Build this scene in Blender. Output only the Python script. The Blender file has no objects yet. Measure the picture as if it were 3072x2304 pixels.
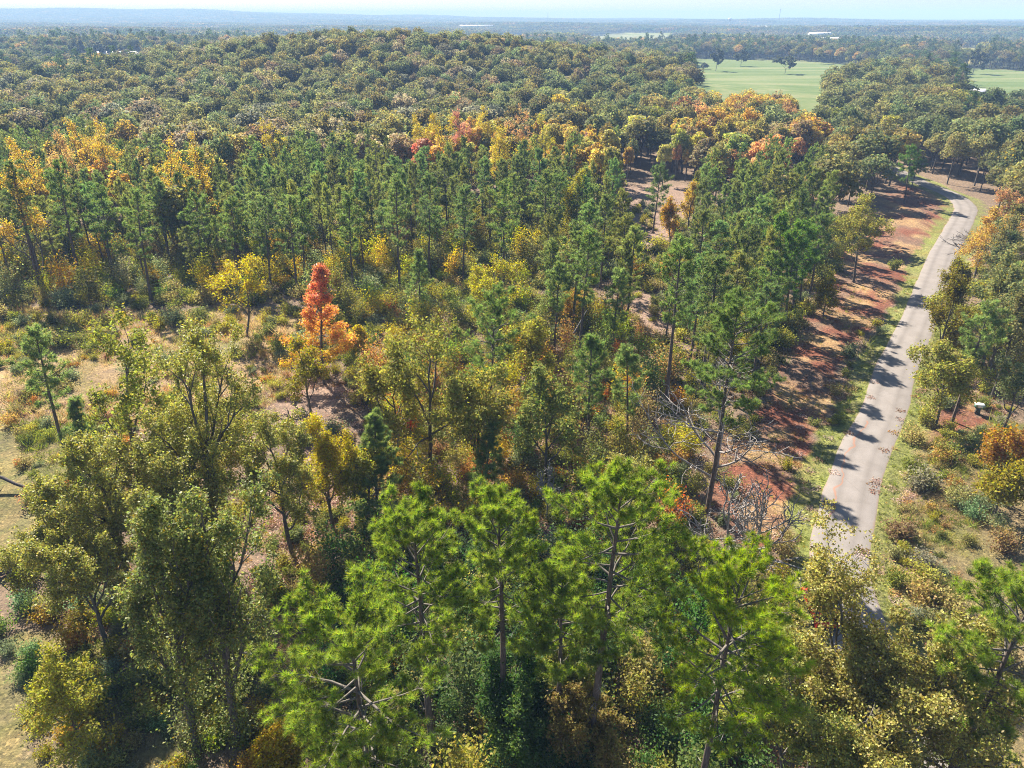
import bpy, math, random
import numpy as np
from math import radians, sin, cos, pi

scene = bpy.context.scene
# ------------------------------------------------------------------ camera
cam = bpy.data.objects.new('camera', bpy.data.cameras.new('camera'))
scene.collection.objects.link(cam)
scene.camera = cam
cam.location = (0, 0, 44.0)
cam.rotation_euler = (radians(90 - 27.4), 0, 0)
cam.data.sensor_width = 36.0
cam.data.lens = 709.5 / 1024 * 36.0
cam.data.clip_start = 0.5
cam.data.clip_end = 60000
# ------------------------------------------------------------------ sky, sun, exposure
SUN_AZ, SUN_EL = radians(-33), radians(40)          # azimuth from +Y, clockwise
world = bpy.data.worlds.new('World')
scene.world = world
world.use_nodes = True
wn = world.node_tree
sky = wn.nodes.new('ShaderNodeTexSky')
sky.sky_type = 'NISHITA'
sky.sun_disc = False
sky.sun_elevation = SUN_EL
sky.sun_rotation = SUN_AZ
sky.altitude = 150
sky.air_density = 1.0
sky.dust_density = 0.5
sky.ozone_density = 3.0
bg = wn.nodes['Background']
wn.links.new(sky.outputs[0], bg.inputs[0])
bg.inputs[1].default_value = 0.05
sun = bpy.data.objects.new('sun', bpy.data.lights.new('sun', 'SUN'))
scene.collection.objects.link(sun)
sun.data.energy = 5.0
sun.data.angle = radians(0.53)
sun.data.color = (1.0, 0.93, 0.82)
sun.rotation_euler = (radians(90) - SUN_EL, 0, pi - SUN_AZ)
scene.view_settings.view_transform = 'Standard'
scene.view_settings.look = 'None'
scene.view_settings.gamma = 1.0
scene.view_settings.use_curve_mapping = False
scene.view_settings.exposure = 1.58
scene.render.engine = 'CYCLES'
cy = scene.cycles
cy.max_bounces = 6
cy.diffuse_bounces = 3
cy.glossy_bounces = 1
cy.transmission_bounces = 4
cy.transparent_max_bounces = 4
cy.volume_bounces = 0
cy.caustics_reflective = False
cy.caustics_refractive = False
cy.use_denoising = True
cy.use_adaptive_sampling = False
cy.filter_width = 1.0
cy.sample_clamp_indirect = 2.5
try:
    cy.denoiser = 'OPENIMAGEDENOISE'
    cy.denoising_prefilter = 'NONE'
except Exception:
    pass

TREES = [
  ('pine_tree', 4.87, 29.28, 24.2, 4.3, (0.225, 0.3, 0.045), 0.26, 'tallest near pine with its long bare trunk running down to the bottom edge', {'seed': 1}),
  ('pine_tree', -7.22, 23.44, 19.8, 5.4, (0.225, 0.3, 0.045), 0.0, 'broad bright green pine crown filling the bottom edge left of the long bare trunk', {'seed': 2}),
  ('pine_tree', 11.18, 26.45, 20.0, 4.8, (0.25, 0.33, 0.025), 0.0, 'yellow-green pine standing beside the hidden red car', {'seed': 3}),
  ('pine_tree', -5.22, 30.51, 20.5, 4.0, (0.225, 0.3, 0.045), 0.0, 'bright pine with pale dead branch stubs left of the forked pine', {'seed': 4}),
  ('pine_tree', -0.64, 30.87, 21.0, 3.6, (0.225, 0.3, 0.045), 0.0, 'forked bright pine between the tallest near pine and the pine with dead stubs', {'seed': 5}),
  ('pine_tree', 25.82, 26.49, 19.0, 4.2, (0.225, 0.3, 0.045), 0.0, 'bright pine at the right edge beyond the large olive oak', {'seed': 6}),
  ('pine_tree', 29.4, 29.29, 7.0, 2.2, (0.225, 0.3, 0.045), 0.0, 'small bright young pine low beneath the right edge pine', {'seed': 7, 'low': 0.12}),
  ('pine_tree', 3.04, 30.43, 17.0, 3.0, (0.225, 0.3, 0.045), 0.0, 'pine tucked close behind the long bare trunk', {'seed': 8}),
  ('pine_tree', -13.15, 55.81, 12.1, 3.5, (0.2, 0.27, 0.08), 0.84, 'soft grey-green young pine branched nearly to the ground by the leaf-strewn path', {'seed': 11, 'low': 0.12}),
  ('pine_tree', -2.87, 59.23, 9.1, 2.0, (0.2, 0.27, 0.08), 1.07, 'slim young pine in front of the dark spreading oak', {'seed': 12, 'low': 0.2}),
  ('pine_tree', -2.64, 72.91, 16.7, 4.6, (0.16, 0.23, 0.06), 0.6, 'tall open pine with wide level limbs rising out of the dark spreading oak', {'seed': 13, 'low': 0.42}),
  ('pine_tree', 8.55, 67.94, 14.4, 2.3, (0.16, 0.23, 0.06), 0.03, 'dark slender pine right of the pine with wide level limbs', {'seed': 14, 'low': 0.4}),
  ('pine_tree', 13.27, 69.71, 12.2, 2.2, (0.2, 0.27, 0.08), -0.9, 'pale feathery pine beside the dark slender pine', {'seed': 15, 'low': 0.35}),
  ('pine_tree', 19.28, 77.69, 22.0, 2.8, (0.16, 0.23, 0.06), 0.04, 'tall pine with a long straight trunk standing left of the dead grey tree', {'seed': 16}),
  ('pine_tree', 14.68, 95.27, 12.5, 2.3, (0.2, 0.27, 0.08), 0.49, 'full pine by the bare dirt behind the feathery pine', {'seed': 17, 'low': 0.3}),
  ('pine_tree', 9.59, 91.63, 19.2, 2.4, (0.16, 0.23, 0.06), 0.6, 'tall thin pine in front of the bare dirt opening', {'seed': 18, 'low': 0.45}),
  ('pine_tree', 6.2, 94.22, 13.6, 2.1, (0.2, 0.27, 0.08), 0.45, 'pine crossed by a pale fallen pole at the shady dirt patch', {'seed': 19, 'low': 0.5}),
  ('pine_tree', -14.5, 104.09, 12.8, 3.0, (0.2, 0.27, 0.08), 0.51, 'grey-green pine beside the flat yellow-green tree', {'seed': 20, 'low': 0.2}),
  ('pine_tree', 19.41, 56.87, 22.5, 5.0, (0.16, 0.23, 0.06), -0.43, 'large dark green pine above the dead grey branches by the red clay strip', {'seed': 21, 'low': 0.5}),
  ('pine_tree', -49.44, 66.17, 16.0, 2.7, (0.2, 0.27, 0.08), 1.18, 'lone leaning pine in the grassy clearing at the left', {'seed': 22, 'low': 0.45}),
  ('pine_tree', -47.15, 65.78, 8.0, 2.2, (0.2, 0.27, 0.08), 0.96, 'bushy young pine beside the trunk of the lone leaning pine', {'seed': 23, 'low': 0.1}),
  ('pine_tree', 53.78, 74.88, 15.0, 2.7, (0.2, 0.27, 0.08), 0.15, 'leaning pine right of the road beside the white-topped utility box', {'seed': 24, 'low': 0.55}),
  ('pine_tree', 75.22, 100.79, 11.2, 2.6, (0.2, 0.27, 0.08), -1.35, 'upright pine behind the leaning pine right of the road', {'seed': 25, 'low': 0.35}),
  ('pine_tree', -27.92, 118.42, 17.9, 2.7, (0.16, 0.23, 0.06), 1.06, 'pine with a tall clean trunk just behind the red-orange sweetgum', {'seed': 30, 'low': 0.42}),
  ('pine_tree', -37.76, 118.42, 17.5, 3.0, (0.2, 0.27, 0.08), 0.94, 'pine left of the clean-trunked pine behind the sweetgum', {'seed': 31, 'low': 0.42}),
  ('pine_tree', -42.98, 120.12, 16.6, 3.3000000000000003, (0.13, 0.19, 0.06), 1.18, 'pine above the sparse yellow tree at the clearing edge', {'seed': 32, 'low': 0.42}),
  ('pine_tree', -37.17, 121.86, 17.9, 2.85, (0.16, 0.23, 0.06), 1.53, 'taller pine crowded beside the two pines behind the sweetgum', {'seed': 33, 'low': 0.42}),
  ('pine_tree', -57.15, 125.47, 16.2, 3.1500000000000004, (0.16, 0.23, 0.06), 1.95, 'pine with ladder-like layered limbs at the front of the dense stand', {'seed': 34, 'low': 0.42}),
  ('pine_tree', -67.35, 135.34, 16.8, 2.7, (0.2, 0.27, 0.08), 1.22, 'pine with a slanting bare trunk left of the layered pine', {'seed': 35, 'low': 0.42}),
  ('pine_tree', -84.12, 120.12, 23.1, 3.0, (0.13, 0.19, 0.06), 2.4, 'tall leaning pine at the left edge of the stand', {'seed': 36, 'low': 0.42}),
  ('pine_tree', -78.86, 123.64, 22.5, 3.3000000000000003, (0.16, 0.23, 0.06), 1.77, 'tall pine with a slanted trunk right of the left edge pine', {'seed': 37, 'low': 0.42}),
  ('pine_tree', -62.56, 115.95, 19.1, 2.85, (0.16, 0.23, 0.06), 1.78, 'pine standing forward of the stand over yellow saplings', {'seed': 38, 'low': 0.42}),
  ('pine_tree', -20.03, 120.12, 20.4, 3.1500000000000004, (0.2, 0.27, 0.08), 0.93, 'pine rising behind the grey-green pine', {'seed': 39, 'low': 0.42}),
  ('pine_tree', -15.6, 129.27, 19.2, 2.7, (0.13, 0.19, 0.06), 1.02, 'straight pine in the middle of the stand front', {'seed': 40, 'low': 0.42}),
  ('pine_tree', -1.55, 120.12, 19.6, 3.0, (0.16, 0.23, 0.06), 0.39, 'pine behind the flat yellow-green tree', {'seed': 41, 'low': 0.42}),
  ('pine_tree', 8.99, 144.23, 15.7, 3.3000000000000003, (0.16, 0.23, 0.06), -0.11, 'pine beside the tall yellow-topped tree', {'seed': 42, 'low': 0.42}),
  ('pine_tree', 17.85, 149.07, 12.7, 2.85, (0.2, 0.27, 0.08), -1.03, 'round-topped pine left of the dirt opening', {'seed': 43, 'low': 0.42}),
  ('pine_tree', 32.11, 159.62, 14.8, 3.1500000000000004, (0.13, 0.19, 0.06), 0.62, 'isolated pine standing on the bare dirt opening', {'seed': 44, 'low': 0.42}),
  ('pine_tree', 41.76, 104.09, 18.3, 2.7, (0.12, 0.21, 0.04), -2.19, 'bright green pine at the edge of the clay strip', {'seed': 45, 'low': 0.42}),
  ('pine_tree', 45.46, 107.57, 16.4, 3.0, (0.12, 0.21, 0.04), -1.54, 'bright green pine leaning over the clay strip', {'seed': 46, 'low': 0.42}),
  ('pine_tree', 76.13, 171.56, 12.6, 3.3000000000000003, (0.2, 0.27, 0.08), -1.38, 'pine with a thin double trunk near the road bend', {'seed': 47, 'low': 0.42}),
  ('pine_tree', 103.83, 188.87, 14.4, 2.85, (0.12, 0.21, 0.04), -1.73, 'bright pine with trunk leaning beside the road bend', {'seed': 48, 'low': 0.42}),
  ('pine_tree', 116.21, 209.56, 7.5, 3.1500000000000004, (0.16, 0.23, 0.06), 0.44, 'small dark pine at the inside of the road bend', {'seed': 49, 'low': 0.42}),
  ('pine_tree', 44.74, 162.46, 13.5, 2.7, (0.16, 0.23, 0.06), 0.16, 'tall pine behind the yellow shrubs of the open grove', {'seed': 50, 'low': 0.42}),
  ('pine_tree', 51.21, 151.59, 14.6, 3.0, (0.2, 0.27, 0.08), -1.52, 'pine in the open grove right of the isolated pine', {'seed': 51, 'low': 0.42}),
  ('pine_tree', -9.14, 127.35, 17.3, 3.3000000000000003, (0.13, 0.19, 0.06), 1.13, 'pine between the straight pine and the yellow saplings', {'seed': 52, 'low': 0.42}),
  ('pine_tree', -49.85, 123.64, 15.8, 2.85, (0.16, 0.23, 0.06), 1.63, 'pine behind the sparse yellow tree, darker than its neighbours', {'seed': 53, 'low': 0.42}),
  ('pine_tree', -73.66, 125.47, 17.7, 3.1500000000000004, (0.16, 0.23, 0.06), 2.12, 'pine between the slanted trunk pine and the forward pine', {'seed': 54, 'low': 0.42}),
  ('pine_tree', 40.56, 123.64, 13.5, 2.7, (0.2, 0.27, 0.08), -1.06, 'pine among bare saplings in the open grove', {'seed': 55, 'low': 0.42}),
  ('pine_tree', 27.01, 100.79, 11.7, 3.0, (0.13, 0.19, 0.06), 0.14, 'short pine behind the long straight trunk', {'seed': 56, 'low': 0.42}),
  ('pine_tree', 35.48, 94.68, 11.8, 3.3000000000000003, (0.16, 0.23, 0.06), -0.45, 'pine over the yellow maple by the clay strip', {'seed': 57, 'low': 0.42}),
  ('pine_tree', 35.82, 91.85, 16.0, 2.85, (0.16, 0.23, 0.06), -0.81, 'slim tall pine on the edge of the clay strip above the dead grey tree', {'seed': 58, 'low': 0.42}),
  ('pine_tree', 41.71, 100.79, 16.2, 3.1500000000000004, (0.12, 0.21, 0.04), -0.77, 'slim pine whose shadow crosses the road, third from the lone olive oak', {'seed': 59, 'low': 0.42}),
  ('pine_tree', 32.36, 85.08, 13.7, 2.7, (0.13, 0.19, 0.06), -0.03, 'thin pine nearest the dead grey tree on the clay strip edge', {'seed': 60, 'low': 0.42}),
  ('pine_tree', 53.3, 120.12, 13.8, 3.0, (0.16, 0.23, 0.06), -0.51, 'pine with a leaning trunk below the lone olive oak', {'seed': 61, 'low': 0.42}),
  ('pine_tree', 48.31, 112.01, 14.2, 3.3000000000000003, (0.12, 0.21, 0.04), -1.04, 'pine between the two bright green clay strip pines', {'seed': 62, 'low': 0.42}),
  ('oak_tree', -26.27, 48.29, 22.8, 5.4, (0.31, 0.31, 0.07), 2.73, 'large open oak with olive-gold leaves and pale upper limbs in the left clearing', {'seed': 60, 'leaves': 60}),
  ('oak_tree', -34.53, 53.78, 21.3, 4.6, (0.25, 0.27, 0.055), 2.55, 'dark-limbed oak with dense leaf clumps left of the olive-gold oak', {'seed': 61, 'leaves': 62}),
  ('oak_tree', -32.91, 46.33, 15.0, 4.6, (0.31, 0.31, 0.07), 0.0, 'leafy olive oak low on the left below the dark-limbed oak', {'seed': 62, 'leaves': 62}),
  ('oak_tree', -35.79, 44.1, 13.0, 4.2, (0.31, 0.31, 0.07), 0.0, 'olive oak at the left edge above the fallen log', {'seed': 63, 'leaves': 60}),
  ('oak_tree', -21.3, 31.17, 20.8, 3.0, (0.2, 0.23, 0.06), 2.49, 'dark vine-wrapped oak with a trunk reaching the shaded ground at lower left', {'seed': 64, 'vine': 1, 'leaves': 60}),
  ('oak_tree', -18.65, 31.66, 21.1, 3.4, (0.2, 0.23, 0.06), 2.53, 'second vine-wrapped oak right of the dark vine-wrapped one', {'seed': 65, 'vine': 1, 'leaves': 55}),
  ('oak_tree', -20.18, 50.7, 15.0, 3.9, (0.31, 0.31, 0.07), 0.0, 'sparse olive oak leaning over the leaf-strewn path', {'seed': 66, 'leaves': 50}),
  ('oak_tree', -26.92, 45.76, 15.5, 4.2, (0.31, 0.31, 0.07), 0.0, 'olive oak in the middle of the left oak cluster', {'seed': 67, 'leaves': 60}),
  ('oak_tree', -26.97, 51.74, 16.0, 4.8, (0.34, 0.33, 0.07), 0.0, 'light olive oak at the heart of the left cluster, below the olive-gold oak', {'seed': 68, 'leaves': 62}),
  ('oak_tree', -31.89, 40.21, 12.0, 4.0, (0.31, 0.31, 0.07), 0.0, 'low olive oak over the brush pile', {'seed': 69, 'leaves': 60}),
  ('oak_tree', -12.16, 64.71, 13.0, 4.4, (0.29, 0.28, 0.06), 0.0, 'olive-brown oak left of the crooked-trunk oak', {'seed': 120, 'leaves': 62}),
  ('oak_tree', -3.58, 61.35, 13.0, 4.3, (0.28, 0.28, 0.06), 0.0, 'olive oak crowding the right side of the crooked-trunk oak', {'seed': 121, 'leaves': 62}),
  ('oak_tree', 2.61, 80.68, 11.0, 3.6, (0.33, 0.32, 0.06), 0.0, 'yellow-olive oak between the grey-green pine and the shady dirt patch', {'seed': 122, 'leaves': 60}),
  ('oak_tree', -13.88, 55.62, 9.0, 3.0, (0.33, 0.32, 0.05), 0.0, 'low olive oak behind the grey-green young pine', {'seed': 123, 'leaves': 60}),
  ('oak_tree', 10.7, 52.32, 9.0, 3.2, (0.29, 0.28, 0.07), 0.0, 'grey-olive oak left of the dead grey tree', {'seed': 124, 'leaves': 60}),
  ('oak_tree', -8.89, 63.84, 18.1, 6.0, (0.26, 0.26, 0.055), 1.28, 'dark spreading oak with a forked crooked trunk in the centre', {'seed': 70, 'leaves': 55}),
  ('oak_tree', 3.65, 61.38, 13.0, 3.4, (0.2, 0.23, 0.06), -0.29, 'dark green oak right of the crooked-trunk oak', {'seed': 71, 'leaves': 60}),
  ('maple_tree', -2.37, 100.79, 11.7, 5.2, (0.38, 0.35, 0.045), -0.86, 'flat-topped yellow-green tree behind the tall open pine', {'seed': 72, 'leaves': 50}),
  ('maple_tree', -41.04, 100.79, 12.5, 4.3, (0.44, 0.37, 0.04), 0.93, 'sparse spreading yellow tree at the edge of the left clearing', {'seed': 73, 'leaves': 30}),
  ('maple_tree', -24.79, 76.1, 10.6, 2.6, (0.27, 0.24, 0.03), 0.01, 'thin yellow-green tree with a bent dark trunk below the red-orange sweetgum', {'seed': 74, 'leaves': 30}),
  ('maple_tree', -17.23, 54.28, 11.8, 3.2, (0.42, 0.35, 0.03), 0.33, 'bright yellow small tree with two thin trunks by the leaf-strewn path', {'seed': 75, 'leaves': 40}),
  ('maple_tree', -22.02, 92.96, 4.7, 1.3, (0.46, 0.36, 0.03), -0.01, 'little yellow tree right of the red-orange sweetgum', {'seed': 76, 'leaves': 40}),
  ('sweetgum_tree', -25.38, 85.08, 16.1, 5.2, (0.5, 0.11, 0.08), 1.59, 'red-topped sweetgum turning orange and yellow towards its base', {'seed': 77}),
  ('sweetgum_tree', 124.42, 272.86, 9.1, 2.6, (0.5, 0.11, 0.08), -1.09, 'dull red narrow tree by the hidden bend of the road', {'seed': 78, 'plain': 1}),
  ('oak_tree', 64.77, 96.45, 10.4, 5.0, (0.31, 0.31, 0.07), -1.25, 'oak leaning its dark limbs out over the shaded road', {'seed': 80, 'leaves': 50}),
  ('oak_tree', 59.9, 90.39, 13.0, 3.4, (0.16, 0.14, 0.02), 0.0, 'yellow-tinged oak behind the oak that leans over the road', {'seed': 81, 'leaves': 50}),
  ('oak_tree', 51.37, 74.08, 10.2, 4.0, (0.31, 0.31, 0.07), -1.22, 'small round oak with a pale trunk on the right verge', {'seed': 82, 'leaves': 60}),
  ('maple_tree', 74.29, 113.37, 8.0, 2.8, (0.22, 0.19, 0.02), 0.0, 'low yellow-green tree under the bare spreading tree', {'seed': 83, 'leaves': 45}),
  ('maple_tree', 86.44, 126.95, 13.0, 6.2, (0.46, 0.32, 0.09), 0.0, 'broad orange-gold oak right of the road bend', {'seed': 84, 'leaves': 60}),
  ('maple_tree', 100.63, 143.29, 13.0, 4.6, (0.45, 0.27, 0.13), 0.0, 'salmon-orange treetop at the right edge above the orange-gold oak', {'seed': 85, 'leaves': 50}),
  ('dead_tree', 91.62, 135.34, 7.3, 7.0, None, -0.88, 'dark bare spreading tree in front of the orange-gold oak', {'seed': 86, 'tone': 0.5}),
  ('oak_tree', 72.63, 98.43, 12.0, 3.8, (0.31, 0.31, 0.07), 0.0, 'olive oak at the right edge behind the upright pine', {'seed': 87, 'leaves': 50}),
  ('maple_tree', 49.78, 59.66, 8.0, 3.0, (0.34, 0.2, 0.04), 0.0, 'orange-tinted small tree at the right edge above the brush', {'seed': 88, 'leaves': 45}),
  ('oak_tree', 47.97, 56.52, 6.0, 2.3, (0.27, 0.24, 0.03), 0.0, 'pale yellow sapling oak at the right edge brush', {'seed': 89, 'leaves': 45}),
  ('oak_tree', 63.73, 126.4, 15.8, 4.7, (0.29, 0.28, 0.065), -0.86, 'rounded olive oak standing alone at the top of the clay strip', {'seed': 90, 'leaves': 55}),
  ('oak_tree', 20.75, 29.5, 17.0, 6.0, (0.36, 0.33, 0.09), 0.0, 'large olive oak with pale limbs overhanging the road at lower right', {'seed': 91, 'leaves': 58}),
  ('oak_tree', 19.43, 29.42, 15.5, 4.4, (0.28, 0.26, 0.065), 0.0, 'olive oak over the road whose leaves half hide the red car', {'seed': 89, 'leaves': 60}),
  ('oak_tree', 23.18, 27.27, 15.0, 5.6, (0.33, 0.31, 0.08), 0.0, 'olive oak right of the road-overhanging oak at lower right', {'seed': 92, 'leaves': 55}),
  ('oak_tree', 15.75, 25.97, 13.5, 4.6, (0.26, 0.28, 0.065), 0.0, 'greener oak below the yellow-green pine at the bottom edge', {'seed': 93, 'leaves': 58}),
  ('oak_tree', 19.97, 24.54, 12.0, 4.4, (0.33, 0.31, 0.08), 0.0, 'olive oak crown at the bottom edge beside the pale patch of road', {'seed': 94, 'leaves': 52}),
  ('maple_tree', 12.59, 145.24, 16.0, 3.4, (0.3, 0.27, 0.03), 0.0, 'tall tree with a yellow top in the middle of the pines', {'seed': 95, 'leaves': 45, 'low': 0.15}),
  ('maple_tree', 33.74, 147.83, 10.2, 1.9, (0.42, 0.26, 0.02), -1.23, 'golden narrow tree on the edge of the bare dirt opening', {'seed': 96, 'leaves': 45, 'low': 0.1}),
  ('maple_tree', 40.88, 105.46, 7.8, 2.4, (0.46, 0.36, 0.03), -0.78, 'bright yellow maple under the pines by the clay strip', {'seed': 97, 'leaves': 45, 'low': 0.1}),
  ('maple_tree', 51.64, 109.76, 6.4, 2.0, (0.3, 0.25, 0.02), -0.76, 'yellow maple standing at the shaded edge of the clay strip', {'seed': 98, 'leaves': 45, 'low': 0.1}),
  ('maple_tree', 29.01, 125.47, 5.1, 1.3, (0.55, 0.24, 0.05), -0.21, 'little orange tree in the open grove', {'seed': 99, 'leaves': 40, 'low': 0.1}),
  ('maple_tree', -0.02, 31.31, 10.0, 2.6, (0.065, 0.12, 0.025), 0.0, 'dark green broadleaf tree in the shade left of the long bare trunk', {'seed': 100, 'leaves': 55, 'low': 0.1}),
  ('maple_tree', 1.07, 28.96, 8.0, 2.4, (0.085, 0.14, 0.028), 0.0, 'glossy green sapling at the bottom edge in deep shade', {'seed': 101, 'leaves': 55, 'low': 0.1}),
  ('maple_tree', 3.26, 32.29, 8.5, 2.0, (0.24, 0.24, 0.05), 0.0, 'pale lime shrub-like tree just left of the long bare trunk', {'seed': 102, 'leaves': 55, 'low': 0.1}),
  ('maple_tree', 4.47, 29.2, 8.0, 2.7, (0.25, 0.2, 0.06), 0.0, 'tan-leaved small tree around the foot of the long bare trunk', {'seed': 103, 'leaves': 50, 'low': 0.1}),
  ('maple_tree', -14.69, 28.97, 5.0, 1.6, (0.4, 0.3, 0.02), 0.0, 'yellow-leaved sapling at the bottom edge under the broad pine', {'seed': 104, 'leaves': 50, 'low': 0.1}),
  ('maple_tree', -28.29, 30.8, 9.0, 3.2, (0.34, 0.33, 0.05), 0.0, 'thin yellow-olive tree with a dark bent trunk at the lower left corner', {'seed': 105, 'leaves': 28}),
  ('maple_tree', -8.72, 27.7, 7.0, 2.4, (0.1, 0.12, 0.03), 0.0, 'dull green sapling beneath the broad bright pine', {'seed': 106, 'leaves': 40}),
  ('maple_tree', -97.52, 146.47, 22.0, 3.6, (0.5, 0.36, 0.07), 0.0, 'big golden maple at the left edge behind the front pines', {'seed': 140, 'leaves': 34, 'low': 0.2}),
  ('maple_tree', -83.51, 120.23, 22.0, 4.2, (0.5, 0.36, 0.07), 0.0, 'lower golden maple cut by the left edge', {'seed': 141, 'leaves': 34, 'low': 0.2}),
  ('maple_tree', -103.68, 178.2, 22.0, 4.8, (0.5, 0.36, 0.07), 0.0, 'wide golden maple crown behind the left pines', {'seed': 142, 'leaves': 34, 'low': 0.2}),
  ('maple_tree', -94.73, 172.34, 22.0, 3.6, (0.5, 0.36, 0.07), 0.0, 'golden maple close right of the wide golden crown', {'seed': 143, 'leaves': 34, 'low': 0.2}),
  ('maple_tree', -67.65, 144.4, 22.0, 4.2, (0.5, 0.36, 0.07), 0.0, 'bright gold maple standing alone among the left pines', {'seed': 144, 'leaves': 34, 'low': 0.2}),
  ('maple_tree', -63.94, 146.47, 22.0, 4.8, (0.5, 0.36, 0.07), 0.0, 'narrow gold maple right of the one standing alone', {'seed': 145, 'leaves': 34, 'low': 0.2}),
  ('maple_tree', -97.06, 157.7, 22.0, 3.6, (0.5, 0.34, 0.13), 0.0, 'peach-gold maple between two golden crowns at the left', {'seed': 146, 'leaves': 34, 'low': 0.2}),
  ('maple_tree', -24.15, 201.18, 20.0, 4.2, (0.46, 0.37, 0.06), 0.0, 'yellow maple at the left end of the bright band', {'seed': 147, 'leaves': 34, 'low': 0.2}),
  ('maple_tree', -19.88, 206.21, 20.0, 4.8, (0.46, 0.36, 0.05), 0.0, 'tall yellow maple inside the bright band', {'seed': 148, 'leaves': 34, 'low': 0.2}),
  ('maple_tree', -14.76, 211.48, 20.0, 3.6, (0.52, 0.27, 0.17), 0.0, 'coral-pink maple in the bright band', {'seed': 149, 'leaves': 34, 'low': 0.2}),
  ('maple_tree', -8.26, 217.8, 20.0, 4.2, (0.5, 0.41, 0.07), 0.0, 'big clear yellow maple in the bright band', {'seed': 150, 'leaves': 34, 'low': 0.2}),
  ('maple_tree', 2.26, 213.82, 20.0, 4.8, (0.5, 0.32, 0.14), 0.0, 'salmon and gold maple right of the big clear yellow one', {'seed': 151, 'leaves': 34, 'low': 0.2}),
  ('maple_tree', 8.57, 206.22, 20.0, 3.6, (0.4, 0.37, 0.06), 0.0, 'yellow-green maple at the right end of the bright band', {'seed': 152, 'leaves': 34, 'low': 0.2}),
  ('maple_tree', -2.89, 180.26, 20.0, 4.2, (0.48, 0.39, 0.06), 0.0, 'lower yellow maple beneath the bright band', {'seed': 153, 'leaves': 34, 'low': 0.2}),
  ('maple_tree', -61.61, 192.42, 20.0, 4.8, (0.44, 0.36, 0.06), 0.0, 'yellow maple by itself behind the middle pines', {'seed': 154, 'leaves': 34, 'low': 0.2}),
  ('maple_tree', 25.82, 222.47, 12.0, 1.9, (0.45, 0.34, 0.05), 0.0, 'thin golden tree behind the dirt opening', {'seed': 155, 'leaves': 34, 'low': 0.2}),
  ('maple_tree', 11.39, 212.97, 12.0, 1.9, (0.45, 0.37, 0.05), 0.0, 'thin yellow tree in front of the bright band', {'seed': 156, 'leaves': 34, 'low': 0.2}),
  ('maple_tree', 3.17, 221.14, 12.0, 1.9, (0.45, 0.37, 0.05), 0.0, 'small yellow cone-shaped tree below the salmon maple', {'seed': 157, 'leaves': 34, 'low': 0.2}),
  ('maple_tree', -64.57, 152.41, 12.0, 1.9, (0.45, 0.34, 0.05), 0.0, 'gold sapling-like maple at the stand front', {'seed': 158, 'leaves': 34, 'low': 0.2}),
  ('maple_tree', -25.49, 157.52, 12.0, 1.9, (0.44, 0.33, 0.05), 0.0, 'small gold maple among the middle pines', {'seed': 159, 'leaves': 34, 'low': 0.2}),
  ('maple_tree', 60.72, 166.76, 12.0, 1.9, (0.42, 0.36, 0.05), 0.0, 'yellow maple left of the clay strip top', {'seed': 160, 'leaves': 34, 'low': 0.2}),
  ('maple_tree', 39.51, 157.52, 12.0, 1.9, (0.45, 0.33, 0.06), 0.0, 'gold maple right of the dirt opening', {'seed': 161, 'leaves': 34, 'low': 0.2}),
  ('dead_tree', 19.64, 58.5, 16.0, 7.4, None, -1.7, 'dead grey tree with limbs sweeping towards the clay strip', {'seed': 110, 'tone': 1}),
  ('dead_tree', 18.6, 48.07, 10.5, 4.4, None, -0.07, 'whitish bare tree between the yellow-green pine and the clay strip', {'seed': 111, 'tone': 1.35}),
  ('dead_tree', 20.54, 47.65, 10.2, 4.0, None, 0.23, 'whitish bare tree leaning towards the road verge', {'seed': 112, 'tone': 1.35}),
  ('dead_tree', -24.4, 70.65, 5.8, 2.2, None, -0.35, 'small dead sapling beside the pale dirt patch left of centre', {'seed': 113, 'tone': 0.7}),
  ('dead_tree', 3.41, 55.81, 6.3, 1.7, None, 0.33, 'thin bare sapling in the brush right of the slim young pine', {'seed': 114, 'tone': 1}),
]
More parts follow.
